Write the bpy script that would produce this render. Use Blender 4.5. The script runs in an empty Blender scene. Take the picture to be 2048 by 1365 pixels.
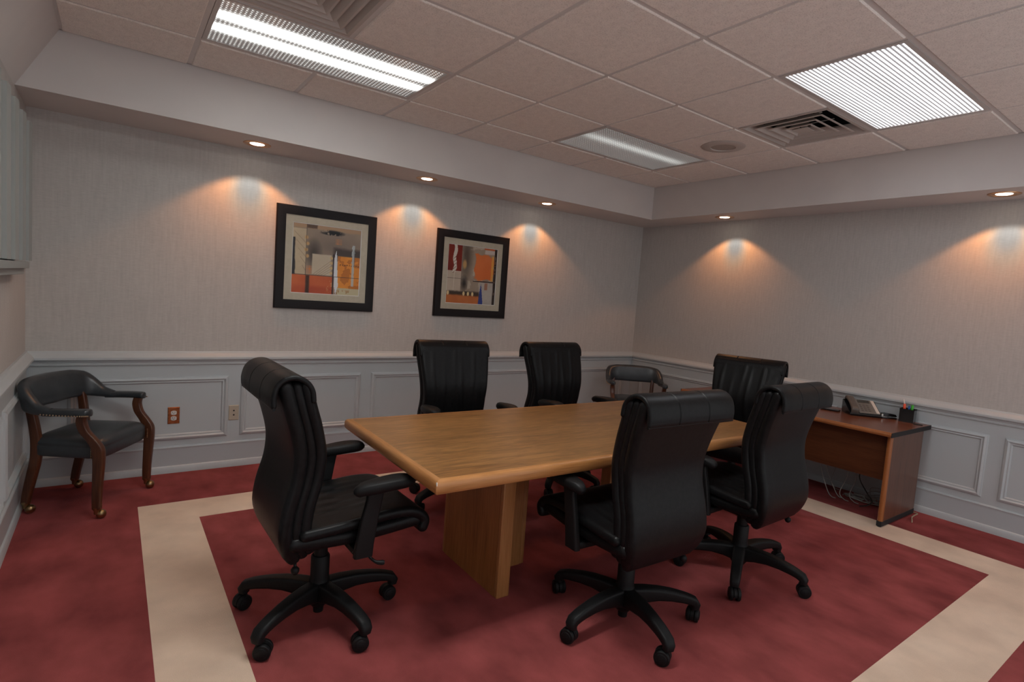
import bpy, bmesh, math, random
import numpy as np
from mathutils import Vector, Matrix
random.seed(7)
PI = math.pi
SC = bpy.context.scene
COL = SC.collection

# ------------------------------------------------------------------ camera, world, exposure
cam_d = bpy.data.cameras.new('camera')
cam = bpy.data.objects.new('camera', cam_d)
COL.objects.link(cam)
cam_d.sensor_width = 36.0
cam_d.lens = 19.42
cam_d.clip_start = 0.02
RIGHT = Vector((0.81009, -0.58186, 0.07209))
DOWN = Vector((0.01207, -0.10638, -0.99425))
FWD = Vector((0.58618, 0.80630, -0.07915))
R3 = Matrix((RIGHT, -DOWN, -FWD)).transposed()
cam.matrix_world = Matrix.Translation((-1.5704, -3.5055, 1.3983)) @ R3.to_4x4()
SC.camera = cam

world = bpy.data.worlds.new('world')
SC.world = world
world.use_nodes = True
world.node_tree.nodes['Background'].inputs[0].default_value = (0.97, 0.98, 1.0, 1)
world.node_tree.nodes['Background'].inputs[1].default_value = 0.45

SC.view_settings.view_transform = 'Standard'
SC.view_settings.look = 'None'
SC.view_settings.gamma = 1.0
SC.view_settings.use_curve_mapping = False
SC.view_settings.exposure = 1.05
LIGHT_BRIGHT = 5.0      # radiance scale of the fluorescent lenses
SPOT_W = 8.0           # recessed downlights

# ------------------------------------------------------------------ room numbers
T = 0.6096
H = 2.646               # ceiling grid
ZS = 2.312              # underside of the soffit
XL, XW, YW, YF = -2.0, 3.424, 0.931, -4.3
XS, YS = 3.007, 0.458   # soffit faces
XC = -1.82              # top of the sloped plane on the left

# ------------------------------------------------------------------ helpers
def s2l(c):
    c = c / 255.0
    return c / 12.92 if c <= 0.04045 else ((c + 0.055) / 1.055) ** 2.4
def rgb(r, g, b):
    return (s2l(r), s2l(g), s2l(b), 1.0)

class MB:
    def __init__(self):
        self.v = []; self.f = []; self.mi = []
    def add(self, vs, fs, m=0):
        o = len(self.v)
        self.v += [tuple(p) for p in vs]
        self.f += [tuple(i + o for i in f) for f in fs]
        self.mi += [m] * len(fs)
    def box(self, a, b, m=0, M=None):
        x0, y0, z0 = a; x1, y1, z1 = b
        vs = [(x0,y0,z0),(x1,y0,z0),(x1,y1,z0),(x0,y1,z0),(x0,y0,z1),(x1,y0,z1),(x1,y1,z1),(x0,y1,z1)]
        if M: vs = [M @ Vector(p) for p in vs]
        self.add(vs, [(0,3,2,1),(4,5,6,7),(0,1,5,4),(1,2,6,5),(2,3,7,6),(3,0,4,7)], m)
    def bbox(self, a, b, bev, m=0, M=None, seg=2):
        bm = bmesh.new()
        bmesh.ops.create_cube(bm, size=1)
        for v in bm.verts:
            v.co = Vector([(a[k] + b[k]) / 2 + v.co[k] * (b[k] - a[k]) for k in range(3)])
        bmesh.ops.bevel(bm, geom=bm.edges[:], offset=bev, segments=seg, affect='EDGES', profile=0.5)
        bm.verts.index_update()
        vs = [v.co.copy() for v in bm.verts]
        if M: vs = [M @ p for p in vs]
        self.add(vs, [[v.index for v in f.verts] for f in bm.faces], m)
        bm.free()
    def loft(self, secs, m=0, caps=True, close=False):
        n = len(secs[0]); k = len(secs)
        vs = [p for s in secs for p in s]
        fs = []
        for i in range(k if close else k - 1):
            a = i * n; b = ((i + 1) % k) * n
            for j in range(n):
                fs.append((a + j, a + (j + 1) % n, b + (j + 1) % n, b + j))
        if caps and not close:
            fs.append(tuple(range(n - 1, -1, -1)))
            fs.append(tuple((k - 1) * n + j for j in range(n)))
        self.add(vs, fs, m)
    def lathe(self, prof, n=24, c=(0,0,0), m=0, M=None, caps=True):
        secs = []
        for r, z in prof:
            s = [Vector((c[0] + r * math.cos(2*PI*k/n), c[1] + r * math.sin(2*PI*k/n), c[2] + z)) for k in range(n)]
            if M: s = [M @ p for p in s]
            secs.append(s)
        self.loft(secs, m, caps)
    def tube(self, path, r, n=10, m=0, caps=True):
        P = [Vector(p) for p in path]
        rr = r if hasattr(r, '__len__') else [r] * len(P)
        up = Vector((0, 0, 1))
        t0 = (P[1] - P[0]).normalized()
        if abs(t0.dot(up)) > .95: up = Vector((1, 0, 0))
        nrm = (up - t0 * up.dot(t0)).normalized()
        secs = []
        for i, p in enumerate(P):
            t = (P[min(i+1, len(P)-1)] - P[max(i-1, 0)]).normalized()
            nrm = (nrm - t * nrm.dot(t)).normalized()
            bi = t.cross(nrm)
            secs.append([p + (nrm * math.cos(2*PI*k/n) + bi * math.sin(2*PI*k/n)) * rr[i] for k in range(n)])
        self.loft(secs, m, caps)
    def mesh(self, name, mats, smooth=True, angle=40):
        me = bpy.data.meshes.new(name)
        me.from_pydata(self.v, [], self.f)
        for mt in (mats if isinstance(mats, (list, tuple)) else [mats]):
            me.materials.append(mt)
        me.polygons.foreach_set('material_index', self.mi)
        bm = bmesh.new(); bm.from_mesh(me)
        bmesh.ops.recalc_face_normals(bm, faces=bm.faces[:])
        if smooth:
            for f in bm.faces: f.smooth = True
            lim = math.radians(angle)
            for e in bm.edges:
                if len(e.link_faces) == 2 and e.calc_face_angle(0) > lim: e.smooth = False
        bm.to_mesh(me); bm.free()
        me.update()
        return me
    def obj(self, name, mats, parent=None, smooth=True, angle=40):
        return link(name, self.mesh(name, mats, smooth, angle), parent)

def link(name, me, parent=None, loc=None, rz=None, M=None):
    o = bpy.data.objects.new(name, me)
    COL.objects.link(o)
    if parent: o.parent = parent
    if M is not None: o.matrix_local = M
    if loc is not None: o.location = loc
    if rz is not None: o.rotation_euler = (0, 0, rz)
    return o
def tag(o, label, cat, group=None):
    o['label'] = label; o['category'] = cat
    if group: o['group'] = group
    return o
def thing(name, label, cat, loc=(0,0,0), rz=0.0, group=None):
    o = bpy.data.objects.new(name, None)
    COL.objects.link(o)
    o.empty_display_size = .1
    o.location = loc; o.rotation_euler = (0, 0, rz)
    return tag(o, label, cat, group)
def struct(o, label=None):
    o['kind'] = 'structure'
    if label: o['label'] = label
    return o
def lerp_tab(tab, x):
    return float(np.interp(x, [a for a, _ in tab], [b for _, b in tab]))
def crom(pts, n):
    P = np.array(pts, float)
    P = np.vstack([2*P[0]-P[1], P, 2*P[-1]-P[-2]])
    out = []
    k = len(P) - 3
    for i in range(k):
        for t in np.linspace(0, 1, n, endpoint=False):
            a, b, c, d = P[i:i+4]
            out.append(.5*((2*b)+(-a+c)*t+(2*a-5*b+4*c-d)*t*t+(-a+3*b-3*c+d)*t**3))
    out.append(P[-2])
    return np.array(out)
def strip(path, th, ncap=5):
    """closed outline of a sheet of thickness th along a 2D path, ends rounded"""
    P = np.array(path, float)
    th = np.broadcast_to(np.array(th, float), (len(P),))
    tg = np.gradient(P, axis=0)
    tg /= np.linalg.norm(tg, axis=1)[:, None]
    nr = np.stack([-tg[:,1], tg[:,0]], 1)
    L = [P[i] + nr[i]*th[i]/2 for i in range(len(P))]
    Rr = [P[i] - nr[i]*th[i]/2 for i in range(len(P))]
    out = L[:]
    for k in range(1, ncap):
        a = PI*k/ncap
        out.append(P[-1] + (nr[-1]*math.cos(a) + tg[-1]*math.sin(a))*th[-1]/2)
    out += Rr[::-1]
    for k in range(1, ncap):
        a = PI*k/ncap
        out.append(P[0] + (-nr[0]*math.cos(a) - tg[0]*math.sin(a))*th[0]/2)
    return np.array(out)
def puff(mb, outline, W, r, place, ny=10, nend=4, defo=None, m=0, wf=None, grooves=()):
    """extrude a closed 2D outline across the width 2W with rolled ends of radius r"""
    O = np.array(outline, float)
    area = np.sum(O[:,0]*np.roll(O[:,1],-1) - np.roll(O[:,0],-1)*O[:,1])
    if area < 0: O = O[::-1]
    e = np.roll(O, -1, 0) - np.roll(O, 1, 0)
    e /= (np.linalg.norm(e, axis=1)[:, None] + 1e-9)
    inn = np.stack([-e[:,1], e[:,0]], 1)
    rows = []
    for k in range(nend):
        a = k/nend*PI/2
        rows.append((-W + r*(1-math.cos(a)), r*(1-math.sin(a))))
    ys = set(np.linspace(-W+r, W-r, ny+1).round(5).tolist())
    rows += [(y, 0.0) for y in sorted(ys)]
    rows += [(-y, i) for y, i in rows[:nend][::-1]]
    for g in grooves:
        rows += [(g-.004, 0.0), (g, .004), (g+.004, 0.0)]
    rows.sort(key=lambda q: q[0])
    secs = []
    for y, ins in rows:
        Q = O + inn*ins
        s = []
        for a, b in Q:
            yy = y * (wf(a, b) if wf else 1.0)
            p = Vector(place(a, b, yy))
            if defo: p = defo(p)
            s.append(p)
        secs.append(s)
    mb.loft(secs, m, True)

# ------------------------------------------------------------------ materials
def new_mat(name):
    m = bpy.data.materials.new(name)
    m.use_nodes = True
    nt = m.node_tree
    return m, nt, nt.nodes['Principled BSDF']
def N(nt, typ, **kw):
    n = nt.nodes.new(typ)
    for k, v in kw.items(): setattr(n, k, v)
    return n
def plain(name, col, rough=.5, metal=0.0, spec=.5):
    m, nt, b = new_mat(name)
    b.inputs['Base Color'].default_value = col
    b.inputs['Roughness'].default_value = rough
    b.inputs['Metallic'].default_value = metal
    b.inputs['Specular IOR Level'].default_value = spec
    return m
def noise_mat(name, c1, c2, scale, rough=.6, stretch=(1,1,1), detail=4, bump=0.0, bscale=None, lo=.35, hi=.65, spec=.5, second=None):
    m, nt, b = new_mat(name)
    tc = N(nt, 'ShaderNodeTexCoord'); mp = N(nt, 'ShaderNodeMapping')
    mp.inputs['Scale'].default_value = stretch
    nt.links.new(tc.outputs['Object'], mp.inputs['Vector'])
    no = N(nt, 'ShaderNodeTexNoise')
    no.inputs['Scale'].default_value = scale; no.inputs['Detail'].default_value = detail
    nt.links.new(mp.outputs[0], no.inputs['Vector'])
    cr = N(nt, 'ShaderNodeValToRGB')
    cr.color_ramp.elements[0].position = lo; cr.color_ramp.elements[1].position = hi
    cr.color_ramp.elements[0].color = c1; cr.color_ramp.elements[1].color = c2
    nt.links.new(no.outputs[0], cr.inputs[0])
    out = cr.outputs[0]
    if second:
        sc2, amt, st2 = second
        mp2 = N(nt, 'ShaderNodeMapping'); mp2.inputs['Scale'].default_value = st2
        nt.links.new(tc.outputs['Object'], mp2.inputs['Vector'])
        n2 = N(nt, 'ShaderNodeTexNoise'); n2.inputs['Scale'].default_value = sc2; n2.inputs['Detail'].default_value = 3
        nt.links.new(mp2.outputs[0], n2.inputs['Vector'])
        mr = N(nt, 'ShaderNodeMapRange')
        mr.inputs['From Min'].default_value = .3; mr.inputs['From Max'].default_value = .7
        mr.inputs['To Min'].default_value = 1 - amt; mr.inputs['To Max'].default_value = 1 + amt
        nt.links.new(n2.outputs[0], mr.inputs['Value'])
        mx = N(nt, 'ShaderNodeVectorMath', operation='SCALE')
        nt.links.new(out, mx.inputs[0]); nt.links.new(mr.outputs[0], mx.inputs['Scale'])
        out = mx.outputs[0]
    nt.links.new(out, b.inputs['Base Color'])
    b.inputs['Roughness'].default_value = rough
    b.inputs['Specular IOR Level'].default_value = spec
    if bump:
        nb = no
        if bscale:
            nb = N(nt, 'ShaderNodeTexNoise'); nb.inputs['Scale'].default_value = bscale; nb.inputs['Detail'].default_value = 3
            nt.links.new(mp.outputs[0], nb.inputs['Vector'])
        bp = N(nt, 'ShaderNodeBump'); bp.inputs['Strength'].default_value = bump; bp.inputs['Distance'].default_value = .004
        nt.links.new(nb.outputs[0], bp.inputs['Height'])
        nt.links.new(bp.outputs[0], b.inputs['Normal'])
    return m
def wood(name, dark, mid, light, axis='X', scale=1.0, rough=.35, coat=0.0, fleck=0.0):
    m, nt, b = new_mat(name)
    tc = N(nt, 'ShaderNodeTexCoord'); mp = N(nt, 'ShaderNodeMapping')
    st = {'X': (1.0, 9, 9), 'Y': (9, 1.0, 9), 'Z': (9, 9, 1.0)}[axis]
    mp.inputs['Scale'].default_value = [s*scale for s in st]
    nt.links.new(tc.outputs['Object'], mp.inputs['Vector'])
    n1 = N(nt, 'ShaderNodeTexNoise'); n1.inputs['Scale'].default_value = 1.6; n1.inputs['Detail'].default_value = 5; n1.inputs['Distortion'].default_value = .8
    nt.links.new(mp.outputs[0], n1.inputs['Vector'])
    mp2 = N(nt, 'ShaderNodeMapping')
    mp2.inputs['Scale'].default_value = [s*scale*(9 if s > 2 else 4) for s in st]
    nt.links.new(tc.outputs['Object'], mp2.inputs['Vector'])
    n2 = N(nt, 'ShaderNodeTexNoise'); n2.inputs['Scale'].default_value = 2.2; n2.inputs['Detail'].default_value = 3
    nt.links.new(mp2.outputs[0], n2.inputs['Vector'])
    mxv = N(nt, 'ShaderNodeMath', operation='MULTIPLY_ADD')
    mxv.inputs[1].default_value = .45
    nt.links.new(n2.outputs[0], mxv.inputs[0])
    sc = N(nt, 'ShaderNodeMath', operation='MULTIPLY'); sc.inputs[1].default_value = .55
    nt.links.new(n1.outputs[0], sc.inputs[0]); nt.links.new(sc.outputs[0], mxv.inputs[2])
    cr = N(nt, 'ShaderNodeValToRGB')
    cr.color_ramp.elements[0].position = .36; cr.color_ramp.elements[0].color = dark
    cr.color_ramp.elements[1].position = .62; cr.color_ramp.elements[1].color = light
    e = cr.color_ramp.elements.new(.48); e.color = mid
    nt.links.new(mxv.outputs[0], cr.inputs[0])
    out = cr.outputs[0]
    if fleck:
        mp3 = N(nt, 'ShaderNodeMapping'); mp3.inputs['Scale'].default_value = [s*1.0 for s in st]
        nt.links.new(tc.outputs['Object'], mp3.inputs['Vector'])
        n3 = N(nt, 'ShaderNodeTexNoise'); n3.inputs['Scale'].default_value = 7.0; n3.inputs['Detail'].default_value = 4; n3.inputs['Distortion'].default_value = 1.2
        nt.links.new(mp3.outputs[0], n3.inputs['Vector'])
        mr = N(nt, 'ShaderNodeMapRange'); mr.inputs['From Min'].default_value = .40; mr.inputs['From Max'].default_value = .60
        mr.inputs['To Min'].default_value = 1 - fleck; mr.inputs['To Max'].default_value = 1 + fleck*.5
        nt.links.new(n3.outputs[0], mr.inputs['Value'])
        sv = N(nt, 'ShaderNodeVectorMath', operation='SCALE')
        nt.links.new(out, sv.inputs[0]); nt.links.new(mr.outputs[0], sv.inputs['Scale'])
        out = sv.outputs[0]
    nt.links.new(out, b.inputs['Base Color'])
    b.inputs['Roughness'].default_value = rough
    b.inputs['Coat Weight'].default_value = coat
    b.inputs['Coat Roughness'].default_value = .25
    return m

M = {}
M['carpet_red'] = noise_mat('carpet_red', (.27,.060,.060,1), (.36,.086,.083,1), 2.2, .95, detail=5, bump=.9, bscale=420, lo=.3, hi=.7, spec=.05, second=(4.0, .24, (1.6,1,1)))
M['carpet_beige'] = noise_mat('carpet_beige', (.74,.55,.42,1), (.88,.68,.53,1), 2.6, .95, detail=5, bump=.8, bscale=420, lo=.3, hi=.7, spec=.05, second=(4.0, .09, (1,1,1)))
M['wallpaper'] = noise_mat('wallpaper', (.455,.43,.41,1), (.515,.49,.466,1), 16, .8, stretch=(5,5,.45), detail=6, bump=.07, lo=.25, hi=.75, spec=.15, second=(60, .05, (.6,.6,4)))
M['paint_gray'] = plain('paint_gray', (.455,.485,.50,1), .38)
M['paint_white'] = noise_mat('paint_white', (.60,.565,.55,1), (.63,.595,.575,1), 3, .6, spec=.2)
M['tile'] = noise_mat('tile', (.70,.645,.60,1), (.90,.84,.785,1), 190, .9, detail=3, bump=.5, lo=.30, hi=.48, spec=.05, second=(24, .04, (1,1,1)))
M['grid'] = plain('grid', (.68,.65,.63,1), .45)
M['fixture'] = plain('fixture', (.55,.52,.50,1), .4)
M['vent'] = plain('vent', (.52,.475,.44,1), .55)
M['dark'] = plain('dark', (.012,.012,.013,1), .7)
M['leather'] = noise_mat('leather', (.0045,.0045,.005,1), (.0075,.0075,.008,1), 60, .38, detail=3, bump=.10, bscale=260, spec=.17)
M['plastic'] = noise_mat('plastic', (.006,.006,.0065,1), (.008,.008,.0085,1), 300, .5, bump=.06, spec=.2)
M['blackgloss'] = plain('blackgloss', (.008,.008,.009,1), .2)
M['oak'] = wood('oak', (.165,.070,.020,1), (.25,.112,.034,1), (.31,.150,.050,1), 'X', .8, .30, fleck=.28)
M['oak_edge'] = wood('oak_edge', (.30,.120,.036,1), (.40,.175,.056,1), (.46,.21,.075,1), 'X', 1.1, .32)
M['oak_edge_y'] = wood('oak_edge_y', (.30,.120,.036,1), (.40,.175,.056,1), (.46,.21,.075,1), 'Y', 1.1, .32)
M['oak_base'] = wood('oak_base', (.20,.075,.022,1), (.30,.118,.034,1), (.37,.155,.050,1), 'Z', .7, .4)
M['oak_strip'] = wood('oak_strip', (.26,.105,.032,1), (.33,.14,.045,1), (.38,.17,.06,1), 'Z', 1.0, .4)
M['mahog'] = wood('mahog', (.115,.030,.011,1), (.165,.046,.017,1), (.20,.062,.024,1), 'Y', .9, .25)
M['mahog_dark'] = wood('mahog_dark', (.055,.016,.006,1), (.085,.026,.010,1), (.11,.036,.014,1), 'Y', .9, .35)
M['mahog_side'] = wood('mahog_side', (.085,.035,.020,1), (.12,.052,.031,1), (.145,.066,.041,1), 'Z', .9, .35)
M['mahog_edge'] = wood('mahog_edge', (.25,.078,.022,1), (.32,.108,.032,1), (.36,.13,.042,1), 'Y', .9, .3)
M['mahog_edge_z'] = wood('mahog_edge_z', (.25,.078,.022,1), (.32,.108,.032,1), (.36,.13,.042,1), 'Z', .9, .3)
M['chair_wood'] = wood('chair_wood', (.045,.014,.007,1), (.075,.024,.010,1), (.10,.034,.014,1), 'Z', 1.2, .28)
M['blue_leather'] = noise_mat('blue_leather', (.026,.032,.037,1), (.038,.045,.051,1), 14, .30, detail=5, bump=.06, bscale=220, spec=.5)
M['brass'] = plain('brass', (.30,.20,.10,1), .32, 1.0)
M['nail'] = plain('nail', (.62,.50,.34,1), .3, 1.0)
M['frame_black'] = plain('frame_black', (.008,.006,.007,1), .4, 0, .2)
M['mat_board'] = noise_mat('mat_board', (.50,.43,.33,1), (.54,.465,.36,1), 40, .85, spec=.1)
M['bevel_white'] = plain('bevel_white', (.75,.72,.68,1), .8)
M['copper'] = noise_mat('copper', (.30,.10,.035,1), (.60,.26,.12,1), 30, .22, stretch=(1,1,2.5))
M['copper'].node_tree.nodes['Principled BSDF'].inputs['Metallic'].default_value = .9
M['ivory'] = plain('ivory', (.42,.36,.28,1), .4)
M['outlet_white'] = plain('outlet_white', (.62,.61,.58,1), .35)
M['phone_gray'] = plain('phone_gray', (.16,.145,.13,1), .45)
M['phone_silver'] = plain('phone_silver', (.62,.56,.50,1), .35)
M['phone_handset'] = plain('phone_handset', (.10,.080,.068,1), .4)
M['screen'] = plain('screen', (.035,.035,.032,1), .25)
M['steel'] = plain('steel', (.5,.48,.45,1), .3, 1.0)
M['orange'] = plain('orange', (.85,.10,.04,1), .4)
M['blue'] = plain('blue', (.01,.10,.35,1), .4)
M['green'] = plain('green', (.05,.42,.03,1), .4)
M['white'] = plain('white', (.65,.62,.58,1), .5)
M['cable_gray'] = plain('cable_gray', (.30,.285,.27,1), .5)
M['cable_black'] = plain('cable_black', (.012,.012,.013,1), .5)
M['cable_beige'] = plain('cable_beige', (.45,.36,.25,1), .5)
M['blind'] = plain('blind', (.30,.31,.295,1), .5)
M['reflector'] = plain('reflector', (.62,.36,.20,1), .28, .85)

def glass_mat():
    m, nt, b = new_mat('picture_glass')
    nt.nodes.remove(b)
    tr = N(nt, 'ShaderNodeBsdfTransparent'); gl = N(nt, 'ShaderNodeBsdfGlossy'); gl.inputs['Roughness'].default_value = .03
    fr = N(nt, 'ShaderNodeFresnel'); fr.inputs['IOR'].default_value = 1.2
    mx = N(nt, 'ShaderNodeMixShader')
    nt.links.new(fr.outputs[0], mx.inputs[0]); nt.links.new(tr.outputs[0], mx.inputs[1]); nt.links.new(gl.outputs[0], mx.inputs[2])
    nt.links.new(mx.outputs[0], nt.nodes['Material Output'].inputs['Surface'])
    return m
M['glass'] = glass_mat()

def emit_mat(name, col, strength):
    m, nt, b = new_mat(name)
    b.inputs['Base Color'].default_value = (0, 0, 0, 1)
    b.inputs['Emission Color'].default_value = col
    b.inputs['Emission Strength'].default_value = strength
    return m

def lens_mat(name, tubes, base, peak, width, col, ribs=False, pitch=.0205):
    """prismatic acrylic lens that emits itself, tube glow painted as stripes along its local x axis"""
    m, nt, b = new_mat(name)
    L = nt.links.new
    def MA(op, a, bb=None, c=None):
        n = N(nt, 'ShaderNodeMath', operation=op)
        for i, v in enumerate((a, bb, c)):
            if v is None: continue
            if isinstance(v, (int, float)): n.inputs[i].default_value = v
            else: L(v, n.inputs[i])
        return n.outputs[0]
    tc = N(nt, 'ShaderNodeTexCoord'); sp = N(nt, 'ShaderNodeSeparateXYZ')
    L(tc.outputs['Object'], sp.inputs[0])
    X, Y = sp.outputs[0], sp.outputs[1]
    tot = None
    for y0, amp in tubes:
        d = MA('DIVIDE', MA('SUBTRACT', Y, y0), width)
        g = MA('MULTIPLY', MA('POWER', 2.718, MA('MULTIPLY', MA('MULTIPLY', d, d), -1.0)), amp)
        tot = g if tot is None else MA('ADD', tot, g)
    # tube stripes painted into the emission end short of the lens
    ex = MA('SUBTRACT', 1.0, MA('POWER', MA('ABSOLUTE', MA('DIVIDE', X, .60)), 8.0))
    ex = MA('MAXIMUM', ex, 0.0)
    tot = MA('MULTIPLY', tot, ex)
    sx = MA('ADD', MA('MULTIPLY', MA('SINE', MA('MULTIPLY', X, 2*PI/pitch)), .5), .5)
    sy = MA('ADD', MA('MULTIPLY', MA('SINE', MA('MULTIPLY', Y, 2*PI/pitch)), .5), .5)
    if ribs:
        no = N(nt, 'ShaderNodeTexNoise'); no.inputs['Scale'].default_value = 7; no.inputs['Detail'].default_value = 3
        L(tc.outputs['Object'], no.inputs['Vector'])
        pat = MA('ADD', MA('MULTIPLY', MA('POWER', sy, 4.0), 1.6), MA('MULTIPLY', MA('MULTIPLY', sx, sy), .25))
        pat = MA('MULTIPLY', pat, MA('ADD', MA('MULTIPLY', no.outputs[0], 1.2), .4))
        val = MA('ADD', MA('MULTIPLY', MA('ADD', MA('MULTIPLY', tot, peak), base), pat), .07)
    else:
        dots = MA('POWER', MA('MULTIPLY', sx, sy), 1.5)
        soft = MA('ADD', MA('MULTIPLY', MA('POWER', dots, 1.5), 4.0), .12)
        val = MA('ADD', MA('MULTIPLY', MA('MULTIPLY', tot, peak), MA('ADD', MA('MULTIPLY', dots, .9), .55)), MA('MULTIPLY', soft, base))
    b.inputs['Base Color'].default_value = (.5, .5, .5, 1)
    b.inputs['Roughness'].default_value = .2
    b.inputs['Emission Color'].default_value = col
    L(val, b.inputs['Emission Strength'])
    return m
M['lens_a'] = lens_mat('lens_a', [(-.085, 1.0), (.078, 1.0)], .14, 1.6*LIGHT_BRIGHT, .036, (.98, 1.0, .97, 1))
M['lens_d'] = lens_mat('lens_d', [(-.07, 1.0), (.085, 1.0)], .14, 8.0*LIGHT_BRIGHT, .042, (.98, 1.0, .97, 1))  # lens of the unseen fixture, far stronger than the others to brighten the left side
M['lens_b'] = lens_mat('lens_b', [(-.04, 1.0)], .06, .05*LIGHT_BRIGHT, .055, (.95, 1.0, .96, 1))
M['lens_c'] = lens_mat('lens_c', [(-.14, 1.0), (.10, .8)], .21*LIGHT_BRIGHT, .72*LIGHT_BRIGHT, .10, (.93, .95, 1.0, 1), ribs=True)
M['bulb'] = emit_mat('bulb', (1.0, .88, .72, 1), 4.0)

# ------------------------------------------------------------------ floor
mb = MB(); mb.box((XL-.1, YF-.1, -.12), (XW+.1, YW+.1, -.012))
floor = struct(mb.obj('floor', M['dark'], smooth=False), 'wall to wall burgundy carpet with an inset beige border band')
BO = (-1.437, -2.975, 2.862, 0.317)      # outer edge of the beige band  x0 y0 x1 y1
BI = (-1.150, -2.680, 2.552, 0.022)      # inner edge
def ring(mb, o, i, z0, z1):
    a = [(o[0],o[1]),(o[2],o[1]),(o[2],o[3]),(o[0],o[3])]
    b = [(i[0],i[1]),(i[2],i[1]),(i[2],i[3]),(i[0],i[3])]
    vs = [(x,y,z1) for x,y in a] + [(x,y,z1) for x,y in b] + [(x,y,z0) for x,y in a] + [(x,y,z0) for x,y in b]
    fs = []
    for k in range(4):
        j = (k+1) % 4
        fs += [(k,j,4+j,4+k), (8+k,12+k,12+j,8+j), (k,8+k,8+j,j), (4+k,4+j,12+j,12+k)]
    mb.add(vs, fs)
mb = MB(); ring(mb, (XL, YF, XW, YW), BO, -.012, 0); mb.obj('carpet_surround', M['carpet_red'], floor, smooth=False)
o = None
mb = MB(); ring(mb, BO, BI, -.012, .0012); o = mb.obj('carpet_border', M['carpet_beige'], floor, smooth=False); o['label'] = 'beige carpet border band'
mb = MB(); mb.box((BI[0], BI[1], -.012), (BI[2], BI[3], 0)); mb.obj('carpet_field', M['carpet_red'], floor, smooth=False)

# ------------------------------------------------------------------ walls
def wall(name, a, b, label):
    mb = MB(); mb.box(a, b)
    return struct(mb.obj(name, M['wallpaper'], smooth=False), label)
TOP = H + .35
w_back = wall('wall_back', (XL-.1, YW, -.1), (XW+.1, YW+.1, TOP), 'long wall with textured light gray wallpaper above gray wainscot')
w_right = wall('wall_right', (XW, YF-.1, -.1), (XW+.1, YW, TOP), 'right wall with light gray wallpaper above gray wainscot')
w_left = wall('wall_left', (XL-.1, YF-.1, -.1), (XL, YW, TOP), 'left wall with light gray wallpaper above gray wainscot')
WT = .008
mb = MB(); mb.box((XL, YW-WT, 0), (XW, YW, .80)); mb.obj('wainscot', M['paint_gray'], w_back, smooth=False)
mb = MB(); mb.box((XW-WT, YF, 0), (XW, YW, .80)); mb.obj('wainscot', M['paint_gray'], w_right, smooth=False)
mb = MB(); mb.box((XL, YF, 0), (XL+WT, YW, .80)); mb.obj('wainscot', M['paint_gray'], w_left, smooth=False)

# wall coordinate frames: (s along wall, d out of wall, z)
def fr_back(s, d, z): return (s, YW - d, z)
def fr_right(s, d, z): return (XW - d, s, z)
def fr_left(s, d, z): return (XL + d, s, z)
RAIL = [(0,.857),(.012,.857),(.016,.848),(.020,.844),(.030,.838),(.040,.826),(.045,.818),(.045,.804),(.040,.800),(.024,.799),(.024,.789),(.019,.785),(.017,.778),(.020,.772),(.018,.764),(.010,.760),(0,.760)]
BASE = [(0,.190),(.012,.190),(.018,.186),(.021,.179),(.017,.172),(.015,.160),(.015,.050),(.022,.044),(.028,.030),(.029,.0),(0,0)]
def moulding(name, prof, fr, s0, s1, m0, m1, label):
    """profile swept along a wall, mitred at the ends by m (+1 shortens with depth)"""
    mb = MB()
    secs = [[Vector(fr(s0 + m0*d, d, z)) for d, z in prof], [Vector(fr(s1 - m1*d, d, z)) for d, z in prof]]
    mb.loft(secs)
    return struct(mb.obj(name, M['paint_gray'], angle=25), label)
moulding('trim_1', RAIL, fr_back, XL, XW, 1, 1, 'gray moulded chair rail along the long wall')
moulding('trim_2', RAIL, fr_right, YF, YW, 0, 1, 'gray moulded chair rail along the right wall')
moulding('trim_3', RAIL, fr_left, YF, YW, 0, 1, 'gray moulded chair rail along the left wall')
moulding('baseboard_back', BASE, fr_back, XL, XW, 1, 1, 'tall gray baseboard along the long wall')
moulding('baseboard_right', BASE, fr_right, YF, YW, 0, 1, 'tall gray baseboard along the right wall')
moulding('baseboard_left', BASE, fr_left, YF, YW, 0, 1, 'tall gray baseboard along the left wall')
PM = [(0,0),(.006,.006),(.013,.008),(.017,.015),(.020,.022),(.014,.027),(.010,.033),(.012,.040),(.006,.046),(0,.048)]  # (d, inward)
def panel(fr, wallo, s0, s1, z0=.230, z1=.682):
    mb = MB()
    secs = []
    for (sa, za, sx, sz) in ((s0,z0,1,1),(s1,z0,-1,1),(s1,z1,-1,-1),(s0,z1,1,-1)):
        secs.append([Vector(fr(sa + sx*i, WT + d - .001, za + sz*i)) for d, i in PM])
    mb.loft(secs, caps=False, close=True)
    mb.obj('panel_moulding', M['paint_gray'], wallo, angle=25)
for s0, s1 in ((-1.80,-.876),(-.800,.118),(.203,1.12),(1.205,2.12),(2.205,3.28)): panel(fr_back, w_back, s0, s1)
for s0, s1 in ((-3.405,-2.487),(-2.404,-1.486),(-1.401,-.483),(-.398,.78)): panel(fr_right, w_right, s0, s1)
for s0, s1 in ((-3.2,-2.2),(-2.1,-1.15),(-1.06,-.10),(-.012,.80)): panel(fr_left, w_left, s0, s1)

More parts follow.
